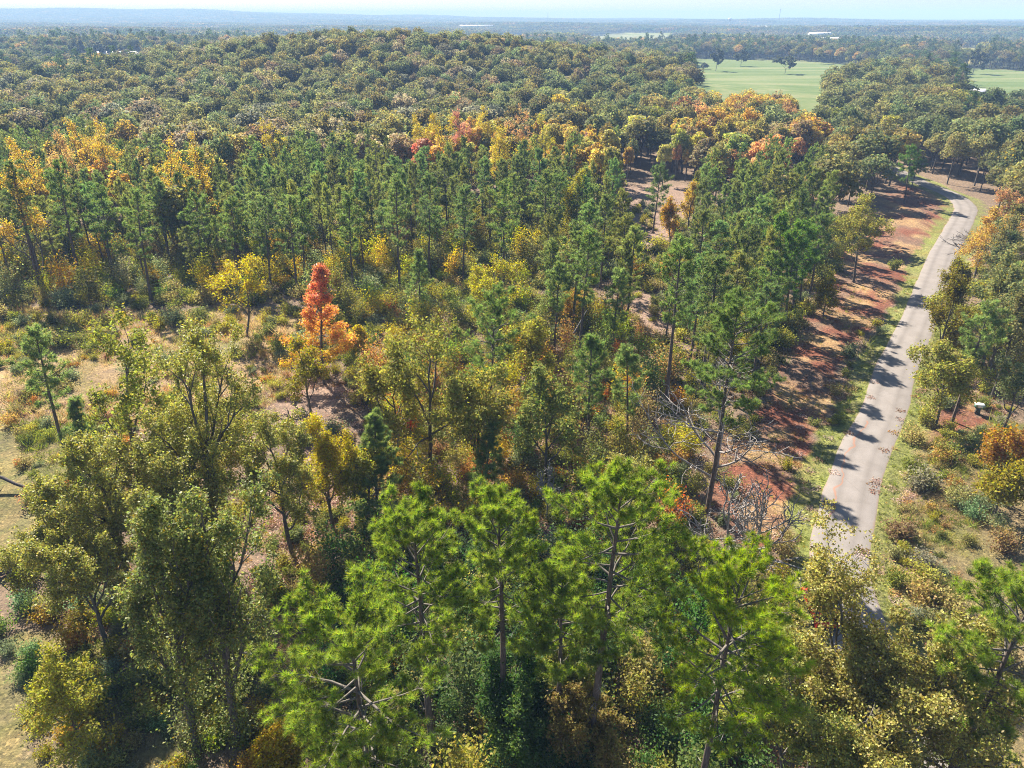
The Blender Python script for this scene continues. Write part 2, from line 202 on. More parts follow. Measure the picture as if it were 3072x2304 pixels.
ZONES = [
  ('pine stand', [(-114.6, 139.4), (-101.3, 121.4), (-75.3, 120.7), (-47.6, 121.9), (-31.3, 125.7), (-17.6, 132.8), (4.1, 137.8), (21.0, 145.9), (27.2, 165.0), (9.4, 183.8), (-24.3, 189.1), (-54.1, 206.9), (-67.4, 178.7), (-75.9, 153.0), (-89.9, 153.0)], 5.9, 'pine:.70,oak:.06,gold:.16,lime:.08'),
  ('pine and maple edge', [(-165.0, 207.0), (-110.2, 133.4), (-82.5, 125.2), (-82.7, 145.9), (-60.2, 133.4), (-61.1, 164.9), (-82.9, 189.1), (-133.5, 244.5), (-136.6, 213.6)], 5.2, 'pine:.5,gold:.42,oak:.08'),
  ('oak forest', [(-377.2, 430.0), (-172.9, 189.1), (-132.6, 207.0), (-131.3, 240.2), (-80.7, 183.8), (-62.6, 169.3), (-52.6, 200.7), (-32.8, 189.1), (-24.7, 236.1), (-4.0, 253.4), (7.9, 282.9), (-5.3, 337.5), (-111.7, 351.7), (-179.6, 377.7), (-217.9, 378.5)], 6.5, 'oak:.50,brown:.32,gold:.06,pine:.12'),
  ('bright band', [(-32.0, 244.4), (-23.9, 178.7), (27.2, 165.0), (36.0, 210.3), (17.7, 244.6), (7.2, 253.4)], 5.6, 'gold:.36,coral:.22,pine:.18,oak:.14,lime:.10'),
  ('wooded ridge', [(-313.8, 667.6), (-176.5, 371.0), (-109.9, 345.8), (-5.2, 330.5), (71.3, 355.8), (92.7, 396.6), (109.2, 705.0), (-37.6, 1034.8), (-139.0, 1397.1), (-369.0, 1275.4), (-291.1, 734.0)], 6.3, 'oak:.50,brown:.30,gold:.05,lime:.08,pine:.08'),
  ('valley oaks', [(-5.3, 337.5), (7.9, 282.9), (34.1, 210.3), (56.6, 244.7), (82.4, 342.9), (72.9, 363.8)], 7.4, 'oak:.5,lime:.3,gold:.1,pine:.1'),
  ('amber band', [(71.4, 312.6), (40.8, 200.7), (50.8, 183.8), (80.9, 197.7), (105.7, 253.9), (120.5, 332.3), (95.3, 330.0)], 4.8, 'gold:.34,amber:.26,oak:.20,lime:.20'),
  ('open pine grove', [(3.7, 125.2), (19.8, 136.3), (27.6, 167.1), (50.8, 183.8), (80.9, 197.7), (58.2, 133.4), (38.2, 105.3), (26.5, 98.1), (17.1, 98.1), (5.6, 103.4)], 7.0, 'pine:.62,gold:.16,oak:.16,coral:.06'),
  ('right woods', [(104.1, 258.1), (60.3, 138.1), (82.5, 170.8), (93.8, 185.1), (98.0, 214.4), (102.4, 195.9), (98.0, 170.8), (99.4, 147.7), (125.5, 138.1), (283.3, 330.8), (184.8, 273.4), (168.7, 263.2), (158.2, 263.1), (183.1, 321.8), (223.3, 398.9), (154.8, 370.5), (136.9, 332.9)], 7.4, 'oak:.6,lime:.24,brown:.1,pine:.06'),
  ('field grove', [(179.4, 437.8), (103.0, 245.0), (156.3, 275.7), (252.0, 446.0), (272.5, 547.2)], 7.5, 'oak:.8,brown:.2'),
  ('roadside oaks', [(91.8, 147.7), (83.5, 125.5), (71.1, 101.6), (61.3, 82.3), (50.6, 63.6), (65.2, 63.6), (134.1, 147.7)], 8.2, 'oak:.55,lime:.2,pine:.2,gold:.05'),
  ('clay strip edge', [(23.0, 95.9), (23.1, 73.7), (29.9, 85.1), (40.7, 104.8), (59.6, 135.3), (73.4, 159.6), (76.6, 178.1), (49.7, 144.2), (31.7, 116.8)], 5.0, 'pine:.66,gold:.2,oak:.18'),
  ('middle undergrowth', [(-27.3, 112.0), (-22.9, 90.2), (-12.2, 59.1), (-9.1, 53.8), (16.8, 51.4), (19.2, 60.2), (22.4, 76.1), (21.8, 94.7), (17.3, 109.0), (-7.7, 113.6)], 2.7, 'sap:1'),
  ('stand edge undergrowth', [(-105.3, 135.3), (-90.3, 112.8), (-48.4, 115.9), (-17.3, 121.9), (22.5, 125.5), (26.5, 151.6), (-38.4, 149.1), (-79.1, 144.2)], 3.6, 'ysap:1'),
  ('roadside brush', [(47.3, 72.1), (34.0, 49.1), (31.2, 41.4), (28.9, 29.9), (36.6, 29.9), (66.4, 72.9), (58.7, 76.1)], 3.2, 'brush:1'),
  ('left clearing', [(-88.2, 110.5), (-34.6, 107.6), (-29.5, 85.1), (-42.2, 59.1), (-50.6, 51.4)], 6.0, 'scrub:1'),
  ('lower left ground', [(-47.6, 49.1), (-28.7, 47.0), (-19.2, 39.7), (-13.4, 27.7), (-34.5, 27.7)], 2.1, 'lush:1'),
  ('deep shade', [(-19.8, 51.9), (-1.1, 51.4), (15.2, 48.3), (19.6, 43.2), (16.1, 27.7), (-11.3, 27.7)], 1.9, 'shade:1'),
  ('pasture', [(209.6, 909.5), (97.6, 418.4), (116.5, 350.6), (113.0, 284.1), (115.5, 271.8), (152.1, 355.3), (159.9, 343.9), (243.3, 482.7), (349.0, 695.9), (334.4, 817.6), (314.8, 860.9)], 0, ''),
  ('far pasture', [(428.3, 747.0), (240.5, 408.5), (274.5, 410.9), (300.4, 367.8), (545.5, 678.8), (460.5, 695.9)], 0, ''),
  ('house lawn', [(-438.3, 765.0), (-344.9, 612.9), (-305.0, 573.8), (-309.8, 648.0), (-368.3, 787.1), (-421.0, 798.8)], 0, ''),
  ('distant meadow', [(190.0, 2261.4), (356.7, 2462.5), (501.5, 2363.2), (327.5, 1510.0), (204.7, 1169.9), (109.1, 1152.2)], 0, ''),
  ('distant strip', [(-49.7, 2101.8), (-47.4, 2445.1), (63.3, 2342.4), (27.8, 1220.2), (-29.1, 1229.9)], 0, ''),
  ('tan meadow', [(653.3, 1178.8), (909.8, 1476.7), (852.4, 1366.8), (510.1, 841.3), (432.9, 773.3)], 0, ''),
]
SOILS = [
  ('litter', [(-26.1, 69.9), (-16.7, 65.1), (-15.6, 55.8), (-15.2, 45.0), (-16.2, 38.1), (-20.2, 39.7), (-23.5, 53.8)]),
  ('dry', [(-103.2, 112.0), (-47.3, 112.8), (-31.9, 107.6), (-28.1, 83.2), (-37.8, 76.1), (-49.0, 72.1), (-75.7, 76.1)]),
  ('green', [(-75.7, 76.1), (-49.7, 73.7), (-38.1, 59.1), (-39.1, 50.0), (-55.1, 49.1)]),
  ('green', [(-47.9, 39.7), (-30.4, 41.4), (-23.3, 38.1), (-18.5, 25.7), (-37.1, 25.7)]),
  ('bare', [(30.7, 211.8), (51.3, 211.8), (41.3, 162.5), (31.6, 144.2), (24.7, 149.1)]),
  ('bare', [(21.0, 123.6), (27.0, 116.8), (24.2, 90.2), (18.2, 88.1), (17.2, 104.8)]),
  ('bare', [(-33.6, 82.2), (-23.9, 84.1), (-20.8, 72.1), (-29.7, 71.4)]),
  ('brush', [(48.9, 74.5), (33.7, 49.1), (29.6, 41.4), (24.5, 25.7), (39.7, 25.7), (79.7, 74.5)]),
  ('clay', [(19.8, 50.9), (19.2, 54.8), (30.7, 76.1), (35.9, 87.1), (54.4, 118.4), (72.7, 149.1), (91.7, 178.1), (111.8, 209.6), (119.5, 215.1), (118.1, 192.7), (102.4, 165.4), (82.3, 139.7), (67.2, 116.8), (50.2, 95.9), (38.5, 76.1), (32.1, 65.1), (27.0, 55.8), (22.9, 50.0)]),
  ('clay', [(82.4, 229.2), (95.0, 229.2), (83.1, 192.7), (69.7, 185.2)]),
  ('clay', [(52.2, 77.8), (58.4, 81.3), (57.3, 73.7), (50.8, 69.2), (48.5, 70.7)]),
]
KEEP_OUT = [[(29.3, 211.8), (52.8, 211.8), (27.3, 102.1), (19.5, 102.1)]]
FIELD_VIEW = [[(106.6, 458.0), (223.8, 547.5), (111.4, 264.8), (105.4, 267.8), (80.8, 341.8)], [(299.3, 517.9), (388.9, 484.2), (258.8, 316.8), (211.8, 359.1)]]
SPOTS = {'car': (24.2, 43.6), 'box': (58.0, 76.9), 'stump': (-41.2, 44.6), 'log': (-44.0, 48.6), 'brush_pile': (-37.3, 46.0), 'pole_a': (-31.9, 44.5), 'leaner': (-52.2, 61.1), 'field_oak': (233.9, 662.6), 'field_tree_a': (183.1, 695.8), 'field_tree_b': (226.2, 767.7), 'field_tree_c': (320.5, 806.0), 'field_tree_d': (395.2, 662.8), 'field_tree_e': (179.2, 722.9), 'house_a': (-397.7, 766.8), 'house_b': (-374.7, 763.8), 'white_car': (-428.6, 752.1), 'tree_row': (-420.3, 765.0), 'barn': (271.8, 447.5), 'tan_house': (256.4, 409.6), 'chimney': (219.9, 322.7), 'shed_a': (600.1, 1098.3), 'shed_b': (616.2, 997.2), 'shed_c': (508.7, 1263.1), 'shed_d': (968.4, 3013.5), 'shed_e': (-129.0, 2894.0), 'tower': (933.1, 3413.0), 'mast_a': (186.6, 4158.3), 'mast_b': (1410.3, 4212.8), 'shed_f': (672.0, 1728.3), 'fallen_pole': (11.7, 129.3), 'stick_a': (-23.3, 33.3), 'snag_base': (20.0, 45.4), 'snag_tip': (25.9, 45.0), 'birdbox': (57.1, 75.1)}

ROAD = [(26.5,8),(26.6,20),(26.9,30),(28.8,47),(33.5,57),(39.3,67),(46.3,77),(54.9,91),(62.6,102),(76.8,123.6),(89,142.4),(102,161),(112,175.4),
        (117,183.3),(120.5,192),(122.2,201),(121.9,212),(122,220),(123.5,235),(126,266),(131,300),(134,320),(131,400),(121,480),(118,520),(90,600)]
ROAD_HALF = 2.65

# ------------------------------------------------------------------ terrain
def ground_z(x, y):
    x = np.asarray(x, float); y = np.asarray(y, float); e = np.exp
    z = 21*e(-((x+75)/165)**2-((y-470)/95)**2)+10*e(-((x+430)/220)**2-((y-840)/170)**2)
    z = z+100*e(-((x+4500)/3500)**2-((y-7000)/1500)**2)+20*e(-((x-1950)/700)**2-((y-5000)/600)**2)
    s = np.clip((np.hypot(x, y)-800)/900, 0, 1)
    return z+s*s*7*(np.sin(x/310+1)*np.sin(y/420)+.6*np.sin(x/170+y/230))

def densify(pts, step=2.0):
    pts = np.array(pts, float); out = []
    n = len(pts)
    ext = np.vstack([2*pts[0]-pts[1], pts, 2*pts[-1]-pts[-2]])
    for i in range(n-1):
        p0, p1, p2, p3 = ext[i], ext[i+1], ext[i+2], ext[i+3]
        k = max(2, int(np.linalg.norm(p2-p1)/step))
        for t in np.linspace(0, 1, k, endpoint=False):
            out.append(.5*((2*p1)+(-p0+p2)*t+(2*p0-5*p1+4*p2-p3)*t*t+(-p0+3*p1-3*p2+p3)*t**3))
    out.append(pts[-1])
    return np.array(out)

ROADP = densify(ROAD, 1.5)

def road_dist(x, y):
    x = np.asarray(x, float).ravel(); y = np.asarray(y, float).ravel()
    d = np.full(len(x), 1e9)
    near = (x > -20) & (x < 240) & (y < 640)
    q = np.stack([x[near], y[near]], 1)
    dd = np.full(len(q), 1e9)
    for i in range(0, len(ROADP)-1):
        a, b = ROADP[i], ROADP[i+1]
        ab = b-a
        t = np.clip(((q-a)@ab)/(ab@ab), 0, 1)
        dd = np.minimum(dd, np.hypot(q[:, 0]-a[0]-t*ab[0], q[:, 1]-a[1]-t*ab[1]))
    d[near] = dd
    return d

def inside(poly, x, y):
    x = np.asarray(x, float); y = np.asarray(y, float)
    r = np.zeros(x.shape, bool)
    n = len(poly)
    for i in range(n):
        x1, y1 = poly[i]; x2, y2 = poly[(i+1) % n]
        if y1 == y2: continue
        c = ((y1 > y) != (y2 > y)) & (x < (x2-x1)*(y-y1)/(y2-y1)+x1)
        r ^= c
    return r

def vnoise(x, y, seed):
    """smooth value noise, -1..1"""
    xi = np.floor(x).astype(np.int64); yi = np.floor(y).astype(np.int64)
    fx = x-xi; fy = y-yi
    fx = fx*fx*(3-2*fx); fy = fy*fy*(3-2*fy)
    def h(a, b):
        n = (a*374761393+b*668265263+seed*974711) & 0x7fffffff
        n = ((n ^ (n >> 13))*1274126177) & 0x7fffffff
        return ((n ^ (n >> 16)) & 0xffff)/32767.5-1
    return (h(xi, yi)*(1-fx)+h(xi+1, yi)*fx)*(1-fy)+(h(xi, yi+1)*(1-fx)+h(xi+1, yi+1)*fx)*fy

def soil_at(x, y):
    """weights of the soils at points: clay, green, dry, bare, brush, litter, pasture"""
    x = np.asarray(x, float); y = np.asarray(y, float)
    wx = x+1.6*vnoise(x/4, y/4, 1)+.7*vnoise(x/1.3, y/1.3, 2)
    wy = y+1.6*vnoise(x/4, y/4, 3)+.7*vnoise(x/1.3, y/1.3, 4)
    w = {k: np.zeros(x.shape) for k in ('clay', 'green', 'dry', 'bare', 'brush', 'litter', 'pasture')}
    for k, poly in SOILS:
        w[k] = np.maximum(w[k], inside(poly, wx, wy)*1.0)
    for n, poly, s, m in ZONES:
        if n in ('pasture', 'far pasture', 'house lawn', 'distant meadow', 'distant strip', 'tan meadow'):
            w['pasture'] = np.maximum(w['pasture'], inside(poly, x, y)*1.0)
    d = road_dist(x, y).reshape(x.shape)
    w['verge'] = ((d > ROAD_HALF-.6) & (d+.9*vnoise(x/2.2, y/2.2, 9) < ROAD_HALF+2.3))*1.0
    return w, d

# ------------------------------------------------------------------ mesh helpers
col = scene.collection
class MB:
    """gathers vertices and faces; build() links them as ONE mesh object"""
    def __init__(s):
        s.v = []; s.q = []; s.t = []; s.qm = []; s.tm = []; s.qr = []; s.tr = []; s.n = 0
    def quads(s, v, f, mat=0, rnd=None):
        f = np.asarray(f)
        s.v.append(np.asarray(v, float)); s.q.append(f+s.n); s.qm.append(np.full(len(f), mat))
        s.qr.append(np.full(len(f), .5) if rnd is None else rnd); s.n += len(v)
    def tris(s, v, f, mat=0, rnd=None):
        f = np.asarray(f)
        s.v.append(np.asarray(v, float)); s.t.append(f+s.n); s.tm.append(np.full(len(f), mat))
        s.tr.append(np.full(len(f), .5) if rnd is None else rnd); s.n += len(v)
    def tube(s, pts, rad, sides=5, mat=0, cap=False):
        pts = np.asarray(pts, float); rad = np.asarray(rad, float)
        d = np.gradient(pts, axis=0); d /= np.linalg.norm(d, axis=1, keepdims=True)+1e-9
        ref = np.where(np.abs(d[:, 2:3]) < .9, np.array([[0, 0, 1.]]), np.array([[1., 0, 0]]))
        a = np.cross(d, ref); a /= np.linalg.norm(a, axis=1, keepdims=True)+1e-9
        b = np.cross(d, a)
        ang = np.arange(sides)*2*pi/sides
        ring = pts[:, None]+rad[:, None, None]*(a[:, None]*np.cos(ang)[None, :, None]+b[:, None]*np.sin(ang)[None, :, None])
        n = len(pts)
        i, j = np.meshgrid(np.arange(n-1), np.arange(sides), indexing='ij')
        j2 = (j+1) % sides
        f = np.stack([i*sides+j, i*sides+j2, (i+1)*sides+j2, (i+1)*sides+j], -1).reshape(-1, 4)
        s.quads(ring.reshape(-1, 3), f, mat)
        if cap:
            for k in (0, n-1):
                s.tris(np.vstack([ring[k], pts[k]]), [[q, (q+1) % sides, sides] for q in range(sides)], mat)
    def box(s, c, h, mat=0, rz=0., taper=1.0):
        c = np.array(c, float); h = np.array(h, float)
        v = np.array([[x, y, z] for z in (-1, 1) for y in (-1, 1) for x in (-1, 1)], float)
        v[4:, :2] *= taper
        v = v*h
        R = np.array([[cos(rz), -sin(rz), 0], [sin(rz), cos(rz), 0], [0, 0, 1]])
        s.quads(v@R.T+c, [[0, 2, 3, 1], [4, 5, 7, 6], [0, 1, 5, 4], [2, 6, 7, 3], [1, 3, 7, 5], [0, 4, 6, 2]], mat)
    def mesh(s, name, mats, smooth=False):
        me = bpy.data.meshes.new(name)
        V = np.vstack(s.v).astype(np.float32)
        Q = np.vstack(s.q) if s.q else np.zeros((0, 4), int)
        Tt = np.vstack(s.t) if s.t else np.zeros((0, 3), int)
        me.vertices.add(len(V)); me.vertices.foreach_set('co', V.ravel())
        lv = np.concatenate([Q.ravel(), Tt.ravel()]).astype(np.int32)
        me.loops.add(len(lv)); me.loops.foreach_set('vertex_index', lv)
        st = np.concatenate([np.arange(len(Q))*4, len(Q)*4+np.arange(len(Tt))*3]).astype(np.int32)
        me.polygons.add(len(st)); me.polygons.foreach_set('loop_start', st)
        mi = np.concatenate([np.concatenate(s.qm) if s.qm else [], np.concatenate(s.tm) if s.tm else []]).astype(np.int32)
        rn = np.concatenate([np.concatenate(s.qr) if s.qr else [], np.concatenate(s.tr) if s.tr else []]).astype(np.float32)
        me.polygons.foreach_set('material_index', mi)
        if smooth: me.polygons.foreach_set('use_smooth', np.ones(len(st), bool))
        me.attributes.new('rnd', 'FLOAT', 'FACE').data.foreach_set('value', rn)
        for m in mats: me.materials.append(m)
        me.update(calc_edges=True)
        return me
    def build(s, name, mats, parent=None, smooth=False):
        o = bpy.data.objects.new(name, s.mesh(name, mats if isinstance(mats, (list, tuple)) else [mats], smooth))
        col.objects.link(o)
        if parent: o.parent = parent
        return o

def tag(o, label=None, cat=None, group=None, kind=None):
    if label: o['label'] = label
    if cat: o['category'] = cat
    if group: o['group'] = group
    if kind: o['kind'] = kind
    return o

def empty(name, loc, rz=0., label=None, cat=None, group=None):
    o = bpy.data.objects.new(name, None)
    o.empty_display_size = .5
    col.objects.link(o); o.location = loc; o.rotation_euler = (0, 0, rz)
    return tag(o, label, cat, group)

# ------------------------------------------------------------------ materials
class NT:
    def __init__(s, name):
        s.m = bpy.data.materials.new(name); s.m.use_nodes = True
        s.t = s.m.node_tree; s.t.nodes.clear()
        s.out = s.n('ShaderNodeOutputMaterial')
    def n(s, typ, **kw):
        n = s.t.nodes.new(typ)
        for k, v in kw.items(): setattr(n, k, v)
        return n
    def l(s, a, b): s.t.links.new(a, b)
    def math(s, op, a, b=None):
        n = s.n('ShaderNodeMath', operation=op)
        for i, v in enumerate((a, b)):
            if v is None: continue
            if isinstance(v, (int, float)): n.inputs[i].default_value = v
            else: s.l(v, n.inputs[i])
        return n.outputs[0]
    def ramp(s, fac, stops):
        n = s.n('ShaderNodeValToRGB')
        while len(n.color_ramp.elements) < len(stops): n.color_ramp.elements.new(.5)
        for e, (p, c) in zip(n.color_ramp.elements, stops):
            e.position = p; e.color = (c[0], c[1], c[2], 1)
        if fac is not None: s.l(fac, n.inputs[0])
        return n.outputs[0]
    def mix(s, typ, fac, a, b):
        n = s.n('ShaderNodeMix', data_type='RGBA', blend_type=typ)
        for i, v in ((0, fac), (6, a), (7, b)):
            if isinstance(v, (int, float)): n.inputs[i].default_value = v
            elif isinstance(v, tuple): n.inputs[i].default_value = (*v[:3], 1)
            else: s.l(v, n.inputs[i])
        return n.outputs[2]

def leaf_material(name, source, gloss=.5, rough=.42, trans=.42, second=None, contrast=.9):
    """thin leaves: tint from the object (or the instance), varied leaf by leaf; lit through from behind"""
    k = NT(name)
    if source == 'object':
        tint = k.n('ShaderNodeObjectInfo').outputs['Color']
    elif source == 'instance':
        tint = k.n('ShaderNodeAttribute', attribute_type='INSTANCER', attribute_name='tint').outputs['Color']
    else:
        tc = k.n('ShaderNodeTexCoord').outputs['Object']
        sp = k.n('ShaderNodeSeparateXYZ'); k.l(tc, sp.inputs[0])
        no = k.n('ShaderNodeTexNoise'); no.inputs['Scale'].default_value = .9; k.l(tc, no.inputs['Vector'])
        z = k.math('ADD', sp.outputs[2], k.math('MULTIPLY', k.math('SUBTRACT', no.outputs['Fac'], .5), 5.))
        tint = k.ramp(k.math('DIVIDE', z, source), [(.08, (.46, .38, .05)), (.32, (.60, .40, .08)), (.68, (.64, .33, .10)), (1.0, (.60, .25, .12))])
    r = k.n('ShaderNodeAttribute', attribute_type='GEOMETRY', attribute_name='rnd').outputs['Fac']
    wn_ = k.n('ShaderNodeTexWhiteNoise', noise_dimensions='1D'); k.l(k.math('MULTIPLY', r, 917.3), wn_.inputs['W'])
    r2 = wn_.outputs['Value']
    hsv = k.n('ShaderNodeHueSaturation')
    k.l(tint, hsv.inputs['Color'])
    k.l(k.math('ADD', k.math('MULTIPLY', r2, .07), .465), hsv.inputs['Hue'])
    k.l(k.math('ADD', k.math('MULTIPLY', r, contrast), 1-contrast*.5), hsv.inputs['Value'])
    colr = hsv.outputs[0]
    if second is not None:                                            # a share of turned leaves
        colr = k.mix('MIX', k.math('MULTIPLY', k.math('GREATER_THAN', r2, 1-second[0]), .85), colr, second[1])
    p = k.n('ShaderNodeBsdfPrincipled')
    k.l(colr, p.inputs['Base Color'])
    p.inputs['Roughness'].default_value = rough
    p.inputs['Specular IOR Level'].default_value = gloss
    tr = k.n('ShaderNodeBsdfTranslucent')
    warm = k.n('ShaderNodeHueSaturation'); warm.inputs['Saturation'].default_value = 1.12; warm.inputs['Value'].default_value = 1.5
    k.l(colr, warm.inputs['Color']); k.l(warm.outputs[0], tr.inputs['Color'])
    mx = k.n('ShaderNodeMixShader'); mx.inputs[0].default_value = trans
    k.l(p.outputs[0], mx.inputs[1]); k.l(tr.outputs[0], mx.inputs[2]); k.l(mx.outputs[0], k.out.inputs[0])
    return k.m

def solid(name, base, rough=.8, spec=.3, noise=None, amount=.4, metal=0., bump=0., stretch=(1, 1, 1)):
    k = NT(name)
    p = k.n('ShaderNodeBsdfPrincipled')
    p.inputs['Roughness'].default_value = rough; p.inputs['Specular IOR Level'].default_value = spec; p.inputs['Metallic'].default_value = metal
    if noise:
        mp = k.n('ShaderNodeMapping'); mp.inputs['Scale'].default_value = stretch
        k.l(k.n('ShaderNodeTexCoord').outputs['Object'], mp.inputs[0])
        no = k.n('ShaderNodeTexNoise'); no.inputs['Scale'].default_value = noise; no.inputs['Detail'].default_value = 6
        k.l(mp.outputs[0], no.inputs['Vector'])
        b = base
        k.l(k.ramp(no.outputs['Fac'], [(.3, tuple(c*(1-amount) for c in b)), (.7, tuple(c*(1+amount) for c in b))]), p.inputs['Base Color'])
        if bump:
            bm = k.n('ShaderNodeBump'); bm.inputs['Strength'].default_value = bump; k.l(no.outputs['Fac'], bm.inputs['Height']); k.l(bm.outputs[0], p.inputs['Normal'])
    else:
        p.inputs['Base Color'].default_value = (*base, 1)
    k.l(p.outputs[0], k.out.inputs[0])
    return k.m

M = {}
M['needle'] = leaf_material('pine_needles', 'object', gloss=.3, rough=.5, trans=.52, contrast=1.25, second=(.05, (.30, .20, .07)))
M['leaf'] = leaf_material('broad_leaves', 'object', gloss=.35, rough=.5, trans=.42, second=(.06, (.36, .24, .04)), contrast=1.1)
M['leaf_mid'] = leaf_material('oak_leaves', 'object', gloss=.12, rough=.6, trans=.45, second=(.08, (.34, .24, .05)), contrast=1.0)
M['maple'] = leaf_material('autumn_leaves', 'object', gloss=.2, rough=.6, trans=.45, contrast=.8)
M['leaf_i'] = leaf_material('far_leaves', 'instance', gloss=.12, rough=.7, trans=.40, contrast=1.0)
M['sweetgum'] = leaf_material('sweetgum_leaves', 14.0, gloss=.4, rough=.45, trans=.45)
M['bark'] = solid('pine_bark', (.13, .10, .085), .9, .15, 3., .45, bump=.4, stretch=(3, 3, .6))
M['oakbark'] = solid('oak_bark', (.12, .105, .09), .9, .15, 3., .45, bump=.4, stretch=(3, 3, .6))
M['limb'] = solid('pale_limb_bark', (.16, .14, .12), .85, .2, 4., .4)
M['dead'] = solid('weathered_dead_wood', (.27, .245, .23), .8, .2, 3., .35, stretch=(3, 3, .7))
M['darkdead'] = solid('dark_dead_wood', (.13, .115, .11), .85, .2, 3., .35, stretch=(3, 3, .7))

def ground_material():
    k = NT('forest_ground')
    at = k.n('ShaderNodeAttribute', attribute_type='GEOMETRY', attribute_name='soil')
    pos = k.n('ShaderNodeNewGeometry').outputs['Position']
    def noise(sc, det=5, rough=.65):
        n = k.n('ShaderNodeTexNoise'); n.inputs['Scale'].default_value = sc; n.inputs['Detail'].default_value = det; n.inputs['Roughness'].default_value = rough
        k.l(pos, n.inputs['Vector']); return n.outputs['Fac']
    a = noise(.35); b = noise(2.2, 7, .75); c = noise(.02, 6)
    f = k.math('ADD', k.math('MULTIPLY', a, .9), k.math('ADD', k.math('MULTIPLY', b, 1.6), k.math('MULTIPLY', c, .7)))
    f = k.math('SUBTRACT', f, .62)
    c1 = k.mix('MULTIPLY', 1.0, at.outputs['Color'], k.ramp(k.math('MULTIPLY', f, .55), [(.0, (.25, .25, .27)), (.5, (.95, .95, .95)), (1., (1.8, 1.75, 1.6))]))
    vo = k.n('ShaderNodeTexVoronoi'); vo.inputs['Scale'].default_value = 5.5; k.l(pos, vo.inputs['Vector'])
    hs = k.n('ShaderNodeSeparateColor'); k.l(vo.outputs['Color'], hs.inputs[0])
    specks = k.ramp(hs.outputs[0], [(.0, (.5, .5, .55)), (.5, (1, 1, 1)), (.86, (1.1, 1.05, 1)), (1., (1.9, 1.75, 1.7))])
    c2 = k.mix('MULTIPLY', .75, c1, specks)
    p = k.n('ShaderNodeBsdfPrincipled'); p.inputs['Roughness'].default_value = .95; p.inputs['Specular IOR Level'].default_value = .15
    k.l(c2, p.inputs['Base Color'])
    bm = k.n('ShaderNodeBump'); bm.inputs['Strength'].default_value = .9; bm.inputs['Distance'].default_value = .25
    k.l(b, bm.inputs['Height']); k.l(bm.outputs[0], p.inputs['Normal'])
    k.l(p.outputs[0], k.out.inputs[0])
    return k.m
M['ground'] = ground_material()

def road_material():
    k = NT('pale_chip_seal')
    pos = k.n('ShaderNodeNewGeometry').outputs['Position']
    uv = k.n('ShaderNodeAttribute', attribute_type='GEOMETRY', attribute_name='across').outputs['Fac']   # -1..1 across the road
    no = k.n('ShaderNodeTexNoise'); no.inputs['Scale'].default_value = .5; no.inputs['Detail'].default_value = 8; k.l(pos, no.inputs['Vector'])
    fine = k.n('ShaderNodeTexNoise'); fine.inputs['Scale'].default_value = 14; fine.inputs['Detail'].default_value = 4; k.l(pos, fine.inputs['Vector'])
    base = k.ramp(no.outputs['Fac'], [(.25, (.215, .19, .17)), (.5, (.245, .217, .197)), (.75, (.275, .245, .225))])
    base = k.mix('MULTIPLY', 1., base, k.ramp(fine.outputs['Fac'], [(.3, (.84, .84, .85)), (.7, (1.1, 1.1, 1.1))]))
    w = k.math('ABSOLUTE', k.math('SUBTRACT', k.math('ABSOLUTE', uv), .42))          # worn wheel tracks
    base = k.mix('MULTIPLY', 1., base, k.ramp(w, [(.0, (.84, .835, .83)), (.22, (1.03, 1.03, 1.03))]))
    e = k.math('ADD', k.math('ABSOLUTE', uv), k.math('MULTIPLY', k.math('SUBTRACT', no.outputs['Fac'], .5), .25))
    base = k.mix('MIX', k.ramp(e, [(.9, (0, 0, 0)), (1.0, (.8, .8, .8))]), base, (.26, .18, .12))
    sx = k.n('ShaderNodeSeparateXYZ'); k.l(pos, sx.inputs[0])          # thin red dirt trail washed along the left lane
    wob = k.n('ShaderNodeTexNoise'); wob.inputs['Scale'].default_value = .25; k.l(pos, wob.inputs['Vector'])
    ln = k.math('ABSOLUTE', k.math('ADD', uv, k.math('MULTIPLY', wob.outputs['Fac'], 1.05)))
    band = k.math('MULTIPLY', k.math('GREATER_THAN', sx.outputs[1], 56.), k.math('LESS_THAN', sx.outputs[1], 75.))
    base = k.mix('MIX', k.math('MULTIPLY', k.ramp(ln, [(.0, (.75, .75, .75)), (.055, (0, 0, 0))]), band), base, (.33, .15, .085))
    cr = k.n('ShaderNodeTexVoronoi', feature='DISTANCE_TO_EDGE'); cr.inputs['Scale'].default_value = .22; k.l(pos, cr.inputs['Vector'])
    base = k.mix('MULTIPLY', 1., base, k.ramp(cr.outputs['Distance'], [(.0, (.86, .855, .85)), (.007, (1, 1, 1))]))
    p = k.n('ShaderNodeBsdfPrincipled'); p.inputs['Roughness'].default_value = .9; p.inputs['Specular IOR Level'].default_value = .2
    k.l(base, p.inputs['Base Color'])
    bm = k.n('ShaderNodeBump'); bm.inputs['Strength'].default_value = .3; bm.inputs['Distance'].default_value = .02
    k.l(fine.outputs['Fac'], bm.inputs['Height']); k.l(bm.outputs[0], p.inputs['Normal'])
    k.l(p.outputs[0], k.out.inputs[0])
    return k.m
M['road'] = road_material()

# ------------------------------------------------------------------ ground, road, pastures
def graded(lo, hi, step, far_lo, far_hi, grow=1.12):
    mid = list(np.arange(lo, hi+step*.5, step))
    s, v = step, mid[-1]
    while v < far_hi:
        s *= grow; v += s; mid.append(v)
    s, v, pre = step, mid[0], []
    while v > far_lo:
        s *= grow; v -= s; pre.append(v)
    return np.array(pre[::-1]+mid)

